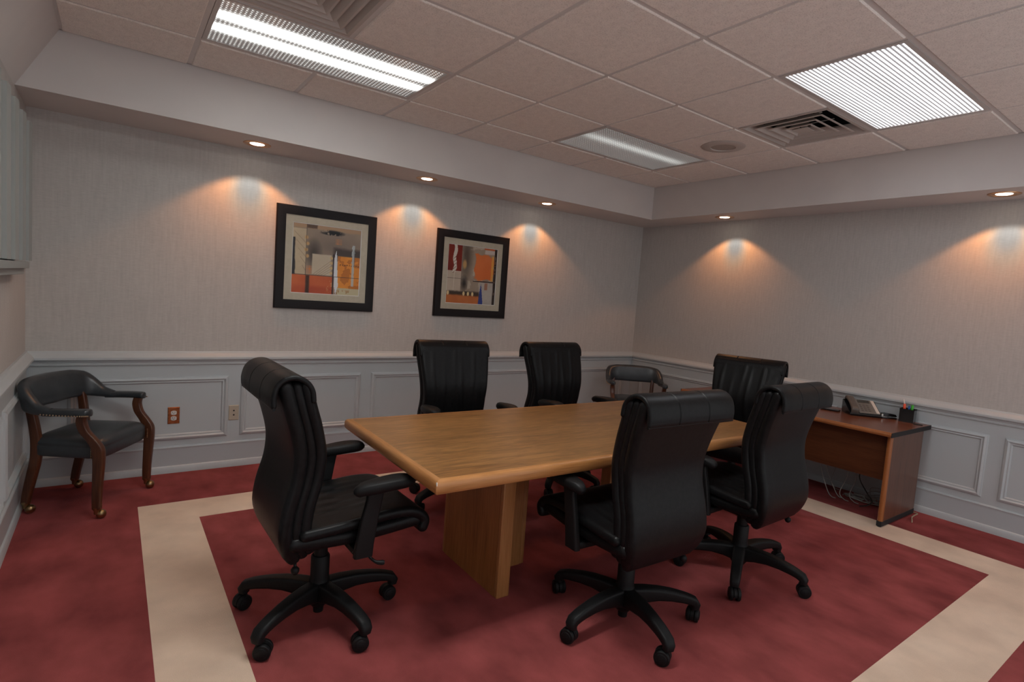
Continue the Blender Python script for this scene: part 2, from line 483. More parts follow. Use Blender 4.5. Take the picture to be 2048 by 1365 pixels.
# ------------------------------------------------------------------ soffits and the sloped plane on the left
mb = MB(); mb.box((XL, YS, ZS), (XW, YW, TOP)); struct(mb.obj('trim_4', M['paint_white'], smooth=False), 'white boxed soffit over the long wall')
mb = MB(); mb.box((XS, YF, ZS), (XW, YS, TOP)); struct(mb.obj('trim_5', M['paint_white'], smooth=False), 'white boxed soffit over the right wall')
mb = MB()
mb.loft([[Vector(p) for p in ((XL, y, ZS-.002), (XC, y, H), (XC, y, TOP), (XL, y, TOP))] for y in (YF, YS)])
struct(mb.obj('trim_6', M['paint_white'], smooth=False), 'sloped plane between left wall and ceiling')

# ------------------------------------------------------------------ ceiling
mb = MB(); mb.box((XC, YF, H+.20), (XS, YS, TOP))
ceil = struct(mb.obj('ceiling', M['dark'], smooth=False), 'suspended ceiling of off-white square tiles in a metal grid')
GX = [XC] + [i*T for i in range(-2, 5)] + [XS]
GY = [YS] + [-j*T for j in range(0, 8)] + [YF]
def cell(i, j): return (i*T, -(j+1)*T, (i+1)*T, -j*T)
lights = {'a': (-2, 0), 'b': (2, 0), 'c': (2, 3), 'd': (-2, 3)}
vents = {'v1': (-2, 1), 'v2': (3, 2)}
skip = set()
for i, j in lights.values(): skip |= {(i, j), (i+1, j)}
skip |= set(vents.values())
BW = .012   # half width of the grid bar
def tile_mesh(w, d):
    mb = MB()
    a, b = w/2 - BW - .001, d/2 - BW - .001
    e, dz = .005, .007
    # tegular tile: the face hangs dz under the bar and has a sloped edge
    rings = [[(sx*a, sy*b, 0) for sx, sy in ((-1,-1),(1,-1),(1,1),(-1,1))],
             [(sx*(a-.001), sy*(b-.001), -dz*.6) for sx, sy in ((-1,-1),(1,-1),(1,1),(-1,1))],
             [(sx*(a-e), sy*(b-e), -dz) for sx, sy in ((-1,-1),(1,-1),(1,1),(-1,1))]]
    rings.insert(0, [(sx*(w/2-.003), sy*(d/2-.003), .001) for sx, sy in ((-1,-1),(1,-1),(1,1),(-1,1))])
    rings.insert(0, [(sx*(w/2-.003), sy*(d/2-.003), .014) for sx, sy in ((-1,-1),(1,-1),(1,1),(-1,1))])
    mb.loft([[Vector(p) for p in r] for r in rings])
    return mb.mesh('ceiling_tile', M['tile'], smooth=False)
tile_cache = {}
for a in range(len(GX)-1):
    for b in range(len(GY)-1):
        i, j = a - 3, b - 1
        if (i, j) in skip: continue
        x0, x1, y0, y1 = GX[a], GX[a+1], GY[b+1], GY[b]
        if x1 - x0 < .05: continue
        key = (round(x1-x0, 3), round(y1-y0, 3))
        if key not in tile_cache: tile_cache[key] = tile_mesh(*key)
        link('ceiling_tile', tile_cache[key], ceil, loc=((x0+x1)/2, (y0+y1)/2, H + random.uniform(-.0006, .0006)))
bar_cache = {}
def bar(x0, y0, x1, y1):
    w, d = x1-x0, y1-y0
    key = (round(w,3), round(d,3))
    if key not in bar_cache:
        mb = MB()
        mb.box((-w/2,-d/2,-.0005), (w/2,d/2,.0012))
        if w > d: mb.box((-w/2,-.0015,0), (w/2,.0015,.035))
        else: mb.box((-.0015,-d/2,0), (.0015,d/2,.035))
        bar_cache[key] = mb.mesh('grid_bar', M['grid'], smooth=False)
    link('grid_bar', bar_cache[key], ceil, loc=((x0+x1)/2, (y0+y1)/2, H))
for y in GY[1:-1]: bar(XC, y-BW, XS, y+BW)
mids = {(i+1, j) for i, j in lights.values()}
for i in range(-2, 5):
    for b in range(len(GY)-1):
        if (i, b-1) in mids: continue
        bar(i*T-BW, GY[b+1]+BW+.0003, i*T+BW, GY[b]-BW-.0003 if b else GY[b])
bar(XC, YF, XC+.022, YS)                          # wall angle on the left
bar(XC, YS-.010, XS, YS); bar(XS-.010, YF, XS, YS)

# ------------------------------------------------------------------ fluorescent troffers
def troffer(key, lens, label):
    i, j = lights[key]
    cx, cy = (i+1)*T, -(j+.5)*T
    t = thing('ceiling_light', label, 'ceiling light', (cx, cy, H), 0, 'fluorescent ceiling lights')
    w, d = T - BW - .001, T/2 - BW - .001
    fw = .022
    mb = MB()
    def fring(o, i_, z0, z1): ring(mb, (-o[0],-o[1],o[0],o[1]), (-i_[0],-i_[1],i_[0],i_[1]), z0, z1)
    fring((w, d), (w-fw, d-fw), -.004, .010)
    mb.obj('door_frame', M['fixture'], t, smooth=False)
    mb = MB(); mb.box((-w+fw+.0005, -d+fw+.0005, .001), (w-fw-.0005, d-fw-.0005, .004))
    mb.obj('lens', M[lens], t, smooth=False)
    mb = MB()
    o, k = (w-.004, d-.004), (w-.006, d-.006)
    fring(o, k, .011, .12); mb.box((-o[0], -o[1], .12), (o[0], o[1], .122))
    mb.obj('housing', M['fixture'], t, smooth=False)
troffer('a', 'lens_a', 'fluorescent ceiling light beside the large square air vent, two bright tubes')
troffer('b', 'lens_b', 'dim fluorescent ceiling light with one faint tube beside the round ceiling speaker')
troffer('c', 'lens_c', 'brightest fluorescent ceiling light, bluish white ribbed lens at the right')
troffer('d', 'lens_d', 'added fluorescent ceiling light above the camera, unseen outside the picture')  # unseen fixture added along the grid pattern, boosted to light the left side

# ------------------------------------------------------------------ ceiling vents
def vent(key, label, torn):
    i, j = vents[key]
    cx, cy = (i+.5)*T, -(j+.5)*T
    t = thing('ceiling_vent', label, 'air vent', (cx, cy, H))
    a = T/2 - BW - .001
    q = ((-1,-1),(1,-1),(1,1),(-1,1))
    def frustum(mb, pts):
        """closed square section swept round: pts are (half size, z)"""
        mb.loft([[Vector((x*r, y*r, z)) for x, y in q] for r, z in pts], caps=False, close=True)
    mb = MB(); ring(mb, (-a,-a,a,a), (-a+.020,-a+.020,a-.020,a-.020), -.004, .002)
    frustum(mb, ((a-.019,-.0035),(a-.070,.052),(a-.066,.054),(a-.015,-.001)))
    mb.obj('vent_frame', M['vent'], t, smooth=False)
    rings_ = (.222, .158, .094) if torn else (.236, .186, .136, .086)
    for r0 in rings_:
        mb = MB()
        frustum(mb, ((r0,-.007),(r0-.012,-.008),(r0-.050,.026),(r0-.048,.029),(r0-.012,-.005),(r0,-.004)))
        mb.obj('louver_ring', M['vent'], t, smooth=False)
    cp = .048 if torn else .040
    mb = MB(); mb.bbox((-cp,-cp,-.008), (cp,cp,-.004), .0015); mb.box((-.012,-.012,-.004), (.012,.012,.07)); mb.obj('center_plate', M['vent'], t, smooth=False)
    mb = MB(); mb.box((-.19,-.003,.028), (.19,.003,.032)); mb.box((-.003,-.19,.028), (.003,.19,.032))
    mb.obj('cross_brace', M['vent'], t, smooth=False)
    mb = MB(); ring(mb, (-a+.06,-a+.06,a-.06,a-.06), (-a+.066,-a+.066,a-.066,a-.066), .056, .19); mb.box((-a+.06,-a+.06,.19), (a-.06,a-.06,.195))
    mb.obj('duct_box', M['dark'] if torn else M['vent'], t, smooth=False)
    if torn:
        mb = MB()
        path = [(-.19, .22-.06*k, .125+.01*math.sin(k)) for k in range(8)]
        mb.tube(path, [.045 + (.004 if k % 2 else -.003) for k in range(8)], 14)
        o = mb.obj('flexible_duct', M['blackgloss'], t); o['label'] = 'black flexible duct'
        rnd = random.Random(3)
        for (x, y, z, w) in ((-.20,.11,.055,.075),(-.16,-.10,.06,.035),(-.10,.03,.052,.05),(-.09,-.13,.05,.035),(-.05,.02,.048,.035),(-.04,-.06,.05,.035),(-.15,-.18,.06,.04)):
            mb = MB()
            n = 9
            secs = []
            for k in range(2):
                s = []
                for q in range(n):
                    an = 2*PI*q/n
                    rr = w*(.45 + .35*rnd.random())
                    s.append(Vector((x + rr*.6*math.cos(an), y + rr*math.sin(an), z + k*.004 + .008*rnd.random())))
                secs.append(s)
            secs[1] = [p + Vector((0, 0, .006)) for p in secs[0]]
            mb.loft(secs)
            o = mb.obj('tape_scrap', M['white'], t, smooth=False)
vent('v1', 'intact square stepped air vent beside the long fluorescent light, cut by the top edge', False)
vent('v2', 'open square air vent showing black duct and torn white scraps inside', True)

# ------------------------------------------------------------------ ceiling speaker
t = thing('ceiling_speaker', 'round off-white ceiling speaker beside the open air vent', 'speaker', (2.134, -.925, H-.0075))
mb = MB(); mb.lathe([(.088,-.004),(.091,-.010),(.120,-.010),(.152,-.005),(.158,-.0005),(.088,-.0005)], 40, caps=False)
mb.obj('trim_ring', M['vent'], t)
mb = MB(); mb.lathe([(.0,-.0035),(.089,-.0035),(.089,-.001),(0,-.001)], 40, caps=False)
mb.obj('grille', noise_mat('grille', (.30,.265,.235,1), (.46,.41,.37,1), 500, .6), t)

# ------------------------------------------------------------------ recessed downlights
def spot_data(tox, toy):
    L = bpy.data.lights.new('downlight_beam', 'SPOT')
    L.energy = SPOT_W
    L.spot_size = math.radians(112); L.spot_blend = .22
    L.shadow_soft_size = .022
    L.use_nodes = True
    nt = L.node_tree
    em = nt.nodes.get('Emission') or nt.nodes.new('ShaderNodeEmission')
    tc = N(nt, 'ShaderNodeTexCoord')
    # the reflector inside the can is tilted towards the wall; the rim of the can cuts the cone
    dt = N(nt, 'ShaderNodeVectorMath', operation='DOT_PRODUCT'); nt.links.new(tc.outputs['Normal'], dt.inputs[0])
    tl = math.radians(47)
    dt.inputs[1].default_value = (tox*math.sin(tl), toy*math.sin(tl), -math.cos(tl))
    ab = N(nt, 'ShaderNodeMath', operation='ABSOLUTE'); nt.links.new(dt.outputs['Value'], ab.inputs[0])
    ac = N(nt, 'ShaderNodeMath', operation='ARCCOSINE'); nt.links.new(ab.outputs[0], ac.inputs[0])
    mr = N(nt, 'ShaderNodeMapRange'); mr.inputs['From Max'].default_value = math.radians(50)
    nt.links.new(ac.outputs[0], mr.inputs['Value'])
    # ramp dims the near-white core beside amber spill, imitating tone-mapped hot spots
    cr = N(nt, 'ShaderNodeValToRGB')
    el = cr.color_ramp.elements
    el[0].position = 0; el[0].color = (.20, .215, .215, 1)
    el[1].position = 1; el[1].color = (.60, .25, .09, 1)
    for p, c in ((.22, (.25, .245, .23, 1)), (.36, (.62, .38, .22, 1)), (.50, (1.0, .40, .14, 1)), (.80, (.95, .38, .14, 1))):
        e = el.new(p); e.color = c
    nt.links.new(mr.outputs[0], cr.inputs[0])
    nt.links.new(cr.outputs[0], em.inputs['Color'])
    em.inputs['Strength'].default_value = 1.0
    nt.links.new(em.outputs[0], nt.nodes['Light Output'].inputs['Surface'])
    return L
SPOTS = {}
def downlight(x, y, tox, toy, label):
    t = thing('recessed_downlight', label, 'downlight', (x, y, ZS), 0, 'recessed downlights in the soffit')
    mb = MB()
    mb.lathe([(.060,-.001),(.064,-.005),(.080,-.006),(.087,-.003),(.088,.0),(.060,.0)], 36, caps=False)
    mb.obj('trim_ring', M['reflector'], t)
    mb = MB(); mb.lathe([(.061,-.002),(.048,-.0005),(.046,-.0005),(.058,-.0012)], 36, caps=False)
    mb.obj('baffle', M['reflector'], t)
    mb = MB(); mb.lathe([(.0,-.006),(.025,-.0055),(.042,-.003),(.046,-.0005),(0,-.0005)], 32, caps=False)
    mb.obj('lamp_face', M['bulb'], t)
    key = (round(tox), round(toy))
    if key not in SPOTS: SPOTS[key] = spot_data(*key)
    so = bpy.data.objects.new('beam', SPOTS[key]); COL.objects.link(so)
    so.parent = t
    so.location = (tox*.01, toy*.01, -.030)
downlight(-.785, .690, .06, 1, 'lit recessed downlight nearest the left, above the larger looking picture')
downlight(.504, .695, 0, 1, 'lit recessed downlight between the two framed pictures')
downlight(1.786, .705, 0, 1, 'lit recessed downlight above the wall right of both pictures')
downlight(3.200, -.275, 1, -.1, 'lit recessed downlight in the right soffit near the room corner')
downlight(3.200, -2.350, 1, 0, 'lit recessed downlight at the right edge of the picture')

# ------------------------------------------------------------------ window with blind on the left wall
XB = XL + .085
wn = bpy.data.objects.new('window_1', None); COL.objects.link(wn); wn.location = (XL, -.35, 1.40); struct(wn, 'window on the left wall behind gray blinds, stepped sill below')
Wy0, Wy1 = -1.30 + .35, .36 + .35
for nm, d, z0, z1, e in (('window_sill', .072, -.035, 0, -.012), ('window_apron', .052, -.066, -.035, -.022)):
    mb = MB(); mb.bbox((0, Wy0 - e, z0), (d, Wy1 + e, z1), .003); mb.obj(nm, M['blind'], wn, smooth=False)
mb = MB(); mb.box((0, Wy0+.03, .01), (.008, Wy1-.03, .70)); mb.obj('window_pane', M['screen'], wn, smooth=False)
mb = MB(); mb.box((0, Wy0+.01, .0), (.016, Wy0+.06, .72)); mb.box((0, Wy1-.06, .0), (.016, Wy1-.01, .72)); mb.box((0, Wy0+.06, .67), (.016, Wy1-.06, .72)); mb.obj('window_frame', M['paint_gray'], wn, smooth=False)
bl = thing('vertical_blind', 'closed gray vertical blind at the left edge, stepped vanes above sill', 'blind', (XL, 0, 1.405))
mb = MB(); mb.bbox((.018, -1.28, .655), (.040, .30, .69), .003); mb.obj('headrail', M['blind'], bl, smooth=False)
mb = MB()
for (y0, y1, d0, d1) in ((0, .125, .060, .074), (.125, .245, .066, .080)):
    pass
def vane_mesh():
    mb = MB()
    # a broad flute with a narrow raised rib at its far edge
    prof = [(.034,0),(.058,.004),(.062,.150),(.044,.154),(.044,.168),(.076,.172),(.082,.236),(.076,.243),(.034,.244)]
    mb.loft([[Vector((d, s, z)) for d, s in prof] for z in (0, .705)])
    mb.box((.0645, .02, .030), (.066, .06, .034))
    return mb.mesh('vane', M['blind'], smooth=False)
VM = vane_mesh()
for k in range(6):
    link('vane', VM, bl, loc=(0, .365 - .246*(k+1), 0))

# ------------------------------------------------------------------ framed pictures
def paint(n, fn, name):
    """a flat print: a grid sheet with a colour per vertex"""
    rng = np.random.default_rng(5 if name == 'a' else 9)
    u, v = np.meshgrid((np.arange(n)+.5)/n, (np.arange(n)+.5)/n)
    def nz(fx, fy, seed):
        r = np.random.default_rng(seed)
        out = np.zeros_like(u)
        for o in range(4):
            gx, gy = max(2, int(fx*2**o)), max(2, int(fy*2**o))
            g = r.random((gy+2, gx+2))
            x = u*gx; y = v*gy
            xi = x.astype(int); yi = y.astype(int); fx_ = x-xi; fy_ = y-yi
            fx_ = fx_*fx_*(3-2*fx_); fy_ = fy_*fy_*(3-2*fy_)
            a = g[yi,xi]*(1-fx_)+g[yi,xi+1]*fx_; b = g[yi+1,xi]*(1-fx_)+g[yi+1,xi+1]*fx_
            out += (a*(1-fy_)+b*fy_)*.5**o
        return out/1.875
    C = np.zeros((n, n, 3))
    def put(mask, col, a=1.0):
        al = np.clip(mask, 0, 1)[..., None]*a
        C[:] = C*(1-al) + np.array(col, float)*al
    def rect(x0, x1, y0, y1, soft=.004, j=0.0, seed=1):
        d = np.minimum(np.minimum(u-x0, x1-u), np.minimum(v-y0, y1-v)) + (nz(12,12,seed)-.5)*j
        return np.clip(d/soft + .5, 0, 1)
    def line(x0, y0, x1, y1, w):
        L = math.hypot(x1-x0, y1-y0); tx, ty = (x1-x0)/L, (y1-y0)/L
        s = np.clip((u-x0)*tx + (v-y0)*ty, 0, L)
        d = np.hypot(u-x0-s*tx, v-y0-s*ty)
        return np.clip((w-d)/.004 + .5, 0, 1)
    def blob(cx, cy, rx, ry, soft=.3):
        return np.clip((1-np.hypot((u-cx)/rx, (v-cy)/ry))/soft, 0, 1)
    fn(C, put, rect, line, blob, nz, u, v)
    return np.clip(C, 0, 255)

def art_a(C, put, rect, line, blob, nz, u, v):
    C[:] = np.array([152,132,114])
    put(nz(4,4,1), (120,104,92), .7)
    put(blob(.62,.30,.55,.26,.8), (112,96,86), .8)
    put(rect(0,1,-.1,.06,.02,.02), (160,128,100))
    put(rect(.19,.34,-.1,.055,.02,.02), (78,58,48), .9)
    put(blob(.30,.42,.14,.26,.8), (60,52,48), .85)
    put(rect(.0,.19,.07,.73,.01), (188,168,140)); put(rect(.0,.19,.07,.73,.01)*nz(5,9,3), (150,130,108), .6)
    put(rect(-.1,.035,.20,.76,.01,.03,4), (34,30,34), .95)
    put(rect(.28,.56,.42,.72,.012,.01), (186,170,148)); put(rect(.28,.56,.42,.72,.012)*nz(7,7,6), (150,134,116), .5)
    for k in range(5):
        put(line(.02+.03*k,.12+.12*k,.19,.28+.10*k,.0025), (120,100,84), .8)
        put(line(.30+.04*k,.72,.56,.50+.04*k,.0025), (120,100,84), .8)
    for k in range(4): put(blob(.19+.018*(k % 2),.19+.09*k,.032,.032,.4), (182,142,96), .95)
    for k in range(4): put(blob(.565,.46+.075*k,.03,.028,.4), (186,156,112), .95)
    put(blob(.57,.085,.20,.045,.5)*(nz(22,16,8) > .36), (26,24,26))
    put(blob(.57,.10,.21,.03,.6)*(nz(30,20,18) > .42), (24,22,24))
    gx = (np.sin(u*2*PI*60) > -.3) & (np.sin(v*2*PI*60) > -.3)
    put(rect(.61,.71,.17,.25)*gx, (188,120,72), .9)
    put(rect(-.1,.60,.74,1.1,.008), (172,78,42)); put(rect(-.1,.60,.74,1.1,.008)*nz(5,5,11), (205,112,66), .75); put(rect(-.1,.6,.9,1.1,.06)*nz(4,4,12), (140,46,28), .7)
    put(rect(.20,.275,.60,.72)*gx, (190,116,64), .95)
    put(rect(.195,.25,.74,1.1,.02,.01), (52,36,28), .9)
    put(blob(.55,.88,.06,.12,.7)*(nz(20,20,13) > .5), (200,170,120), .8)
    put(rect(.60,1.1,.31,.43,.05,.03), (58,48,46), .85)
    put(rect(.66,1.1,.42,.90,.006), (196,118,40)); put(rect(.66,1.1,.42,.90)*nz(6,6,15), (220,150,62), .7); put(rect(.66,1.1,.42,.90)*(nz(9,9,16) > .6), (150,82,30), .55)
    put(rect(.66,1.1,.9,1.1,.01,.02), (176,164,132)); put(rect(.66,1.1,.93,1.1,.03)*(nz(16,8,17) > .56), (150,108,72), .7)
    for k in range(9): put(blob(.70+.035*k,.545+.004*(k % 3),.012,.008,.5), (30,26,24))
    w = .028*np.clip(np.minimum((v-.33)/.2, (1.0-v)/.12), 0, 1) + .006*(nz(3,20,21)-.5)
    put((np.abs(u-.635-.01*np.sin(v*9)) < w).astype(float)*(v > .33), (196,196,198))
    put(rect(.585,.605,.40,1.1,.006), (40,30,34), .9)
    w2 = .020 + .02*(nz(3,16,23)-.5)
    put((np.abs(u-.895) < w2).astype(float)*((v > .24) & (v < .86)), (168,172,172), .85)
    put(line(0,.735,1,.735,.003), (60,48,42), .9)
    put(line(.19,0,.19,.74,.003), (70,58,52), .9)
    put(line(.915,.3,.915,.56,.003), (30,28,30), .9)
def art_b(C, put, rect, line, blob, nz, u, v):
    C[:] = np.array([164,146,128])
    put(nz(5,5,31), (124,106,92), .75); put(nz(9,9,32) > .62, (190,176,158), .5)
    put(blob(.36,.2,.16,.5,.8), (66,54,46), .75); put(blob(.34,.65,.09,.16,.8), (40,34,32), .85)
    put(rect(-.1,.27,-.1,.445,.006), (126,40,26)); put(rect(-.1,.27,-.1,.445)*nz(6,6,33), (96,26,20), .7)
    put(rect(-.1,.27,.445,.80,.006), (186,168,150)); put(rect(-.1,.27,.445,.80)*nz(6,6,34), (156,138,122), .6)
    w = .030 + .02*(nz(2,20,35)-.5)
    put((np.abs(u-.135-.012*np.sin(v*22)) < w).astype(float)*(v < .47), (196,184,170))
    for k in range(5): put(line(.105,.24+.06*k,.165,.19+.06*k,.004), (90,50,40), .9)
    put(line(0,.575,.27,.575,.003), (70,60,54)); put(line(.135,.45,.13,.80,.004), (200,188,172))
    put(blob(.335,.32,.05,.10,.5), (196,150,92), .8)
    put(rect(.56,.95,.13,.58,.02,.16,36), (190,96,46)); put(rect(.56,.95,.13,.58,.02,.16,36)*nz(5,5,37), (214,124,70), .6)
    put(rect(.72,1.1,-.1,.03,.01,.02), (176,84,44)); put(rect(.74,1.1,.03,.10,.02,.02), (190,176,170), .8)
    put(rect(.89,.935,.13,.58,.01,.02), (202,146,64), .9)
    put(rect(.945,1.1,-.1,1.1,.006), (44,32,28), .95); put(rect(.955,.985,.1,.9,.01)*(nz(3,20,40) > .5), (110,90,80), .7)
    put(line(.53,.598,.95,.598,.010), (52,36,34)); put(line(.53,.588,.72,.582,.003), (190,180,170))
    put(rect(.66,.945,.61,1.1,.012,.02), (176,166,154)); put(rect(.66,.945,.61,1.1)*nz(8,8,41), (140,130,124), .6)
    put(rect(.77,.83,.62,.74,.01,.02), (150,92,70), .8)
    put((np.abs(u-.695) < .055*np.clip((v-.63)/.35, 0, 1)).astype(float)*(v > .63), (44,58,120), .95)
    put(rect(-.1,.655,.84,1.1,.02,.03), (168,92,48)); put(rect(-.1,.655,.84,1.1,.02)*nz(6,6,43), (200,128,74), .6)
    put(rect(-.1,.66,.79,.86,.03,.03), (52,40,32), .85)
    for cx in (.03,.345,.435,.525): put(blob(cx,.83,.028,.045,.35), (214,190,140), .95)
def print_mesh(n, col, w, h, name):
    me = bpy.data.meshes.new(name)
    xs = np.linspace(-w/2, w/2, n+1); zs = np.linspace(h/2, -h/2, n+1)
    vs = [(x, 0, z) for z in zs for x in xs]
    fs = [(r*(n+1)+c, (r+1)*(n+1)+c, (r+1)*(n+1)+c+1, r*(n+1)+c+1) for r in range(n) for c in range(n)]
    me.from_pydata(vs, [], fs)
    at = me.color_attributes.new('paint', 'FLOAT_COLOR', 'CORNER')
    lin = np.where(col/255 <= .04045, col/255/12.92, ((col/255+.055)/1.055)**2.4)
    lin = np.clip(lin*1.25, 0, .85)
    data = np.ones((n*n, 4, 4)); data[:, :, :3] = lin.reshape(n*n, 1, 3)
    at.data.foreach_set('color', data.ravel().astype(np.float32))
    m, nt, b = new_mat(name)
    va = N(nt, 'ShaderNodeVertexColor'); va.layer_name = 'paint'
    nt.links.new(va.outputs[0], b.inputs['Base Color'])
    b.inputs['Roughness'].default_value = .7; b.inputs['Specular IOR Level'].default_value = .2
    me.materials.append(m)
    return me
def picture(cx, cz, art, key, label):
    S = .389
    t = thing('framed_picture', label, 'picture', (cx, YW, cz), 0, 'abstract pictures on the long wall')
    fw, dp = .068, .028
    mb = MB()
    prof = [(0,.0),(0,dp*.7),(.006,dp),(.030,dp),(.058,dp*.8),(fw,dp*.72),(fw,.002)]
    secs = []
    for sx, sz in ((-1,-1),(1,-1),(1,1),(-1,1)):
        secs.append([Vector((sx*(S-i), -d - .001, sz*(S-i))) for i, d in prof])
    mb.loft(secs, caps=False, close=True)
    mb.obj('frame', M['frame_black'], t, angle=25)
    mb = MB()
    a, q = S - fw + .002, .268
    vs = [(x*a, -.012, z*a) for x, z in ((-1,-1),(1,-1),(1,1),(-1,1))] + [(x*q, -.012, z*q) for x, z in ((-1,-1),(1,-1),(1,1),(-1,1))]
    mb.add(vs, [(k, (k+1) % 4, 4+(k+1) % 4, 4+k) for k in range(4)])
    mb.obj('mat_board', M['mat_board'], t, smooth=False)
    mb = MB()
    q2 = q - .0045
    vs = [(x*q, -.012, z*q) for x, z in ((-1,-1),(1,-1),(1,1),(-1,1))] + [(x*q2, -.0085, z*q2) for x, z in ((-1,-1),(1,-1),(1,1),(-1,1))]
    mb.add(vs, [(k, (k+1) % 4, 4+(k+1) % 4, 4+k) for k in range(4)])
    mb.obj('mat_bevel', M['bevel_white'], t, smooth=False)
    n = 130
    p = link('print', print_mesh(n, paint(n, art, key), 2*q2, 2*q2, 'print_'+key), t, loc=(0, -.0083, 0))
    mb = MB(); mb.box((-a, -.0150, -a), (a, -.0138, a)); mb.obj('glass_pane', M['glass'], t, smooth=False)
picture(-.205, 1.580, art_a, 'a', 'square black framed abstract print with ochre block and pale dagger shapes')
picture(1.138, 1.572, art_b, 'b', 'square black framed abstract print with rust shape and dark blue wedge')

# ------------------------------------------------------------------ wall plates
def plate_base(mb, w, h, d=.006):
    mb.loft([[Vector((sx*(w/2-i), -dd, sz*(h/2-i))) for sx, sz in ((-1,-1),(1,-1),(1,1),(-1,1))] for i, dd in ((0,0),(0,.002),(.004,d))])
t = thing('power_outlet', 'copper coloured duplex power outlet on the wainscot beside the armchair', 'outlet', (-1.217, YW-WT, .406))
mb = MB(); plate_base(mb, .072, .118); mb.obj('cover_plate', M['copper'], t, smooth=False)
for s in (1, -1):
    mb = MB()
    sec = []
    for y, k in ((-.0055, 1.0), (-.0085, .97)):
        sec.append([Vector((.0175*k*max(-1, min(1, 1.25*math.cos(a))), y, s*.0195 + .0155*k*math.sin(a))) for a in np.linspace(0, 2*PI, 24, endpoint=False)])
    mb.loft(sec)
    r = mb.obj('receptacle', M['outlet_white'], t)
    for nm, x, z, w, h in (('slot', -.0065, .004, .0022, .009), ('slot', .0065, .004, .0022, .0075), ('slot', 0, -.007, .0045, .0045)):
        mb = MB(); mb.box((x-w/2, -.0092, s*.0195+z-h/2), (x+w/2, -.0084, s*.0195+z+h/2)); mb.obj(nm, M['dark'], r, smooth=False)
t = thing('phone_jack', 'ivory wall jack plate with two dark sockets between wainscot panels', 'wall plate', (-.838, YW-WT, .402))
mb = MB(); plate_base(mb, .068, .112); mb.obj('cover_plate', M['ivory'], t, smooth=False)
for z in (.016, -.016):
    mb = MB(); mb.lathe([(.0,0),(.006,0),(.006,.0015),(0,.0015)], 14, M=Matrix.Translation((0,-.006,z)) @ Matrix.Rotation(PI/2, 4, 'X'), caps=False); mb.obj('socket', M['dark'], t)

# ------------------------------------------------------------------ conference table
tb = thing('conference_table', 'long rectangular oak conference table on wooden pedestals', 'table', (.53, -1.316, 0), math.radians(-1.1))
LX, LY, ZT, TH = 1.145, .515, .720, .056
e = .030
mb = MB(); mb.box((-LX+e, -LY+e, ZT-TH+.004), (LX-e, LY-e, ZT)); mb.obj('tabletop', M['oak'], tb, smooth=False)
prof = [(0, 0), (.018, -.0005), (.024, -.004), (.029, -.012), (.030, -.022), (.030, -.036), (.028, -.045), (.022, -.052), (.012, -TH), (0, -TH)]
def edge(p0, p1, nrm, m0, m1, mat):
    mb = MB()
    p0, p1, nrm = Vector(p0), Vector(p1), Vector(nrm)
    tg = (p1-p0).normalized()
    mb.loft([[p0 + nrm*d - tg*d + Vector((0,0,ZT+z+.0003)) for d, z in prof], [p1 + nrm*d + tg*d + Vector((0,0,ZT+z+.0003)) for d, z in prof]])
    mb.obj('edge_band', mat, tb, angle=50)
x, y = LX-e, LY-e
edge((-x,-y,0), (x,-y,0), (0,-1,0), 1, 1, M['oak_edge'])
edge((x,y,0), (-x,y,0), (0,1,0), 1, 1, M['oak_edge'])
edge((x,-y,0), (x,y,0), (1,0,0), 1, 1, M['oak_edge_y'])
edge((-x,y,0), (-x,-y,0), (-1,0,0), 1, 1, M['oak_edge_y'])
mb = MB(); mb.bbox((-LX+.001,-LY+.0005,ZT-.020), (-LX+.0055,-LY+.006,ZT-.0035), .001); o = mb.obj('corner_chip', M['white'], tb, smooth=False); o['label'] = 'white chipped spot on the corner'
zb = ZT - TH
for sgn, x0 in ((1, -.642), (-1, .642)):
    pd = bpy.data.objects.new('pedestal', None); COL.objects.link(pd); pd.parent = tb; pd.location = (x0, .045 if sgn > 0 else .090, 0)
    if sgn < 0: pd.rotation_euler = (0, 0, PI)
    mb = MB(); mb.box((0, -.245, 0), (.068, .245, zb)); mb.obj('end_panel', M['oak_base'], pd, smooth=False)
    for s in (-1, 1):
        mb = MB()
        a, b = (.245, .272)
        mb.bbox((-.001, min(s*a, s*b), 0), (.069, max(s*a, s*b), zb), .006); mb.obj('edge_strip', M['oak_strip'], pd, smooth=False)
    mb = MB(); mb.box((.068, -.040, 0), (.292, .040, zb)); mb.obj('stem_panel', M['oak_base'], pd, smooth=False)
    mb = MB(); mb.bbox((.292, -.041, 0), (.320, .041, zb), .006); mb.obj('edge_strip', M['oak_strip'], pd, smooth=False)

# ------------------------------------------------------------------ executive chairs
def place_xz(a, b, y): return (a, y, b)
REAR = crom([(-.190,.366),(-.214,.405),(-.230,.470),(-.220,.560),(-.194,.660),(-.186,.760),(-.206,.860),(-.234,.950),(-.254,1.024)], 4)
def wf_back(a, b): return lerp_tab([(.36,.80),(.40,.88),(.46,.935),(.56,.92),(.68,.905),(.80,.945),(.95,1.01),(1.1,1.035)], b)
def wrinkle(p):
    z, y = p.z, p.y
    w = 0
    for y0, ph, am in ((-.15,.3,.006),(-.075,1.1,.008),(-.02,2.0,.009),(.05,.7,.008),(.11,2.6,.007),(.165,1.6,.005)):
        yy = y0 + .02*math.sin(z*5 + ph)
        w += am*math.exp(-((y-yy)/.011)**2)*(0.6 + .4*math.sin(z*9 + ph*2))*min(1.0, max(0.0, (1.03 - z)/.05))
    return Vector((p.x + w, p.y, p.z))
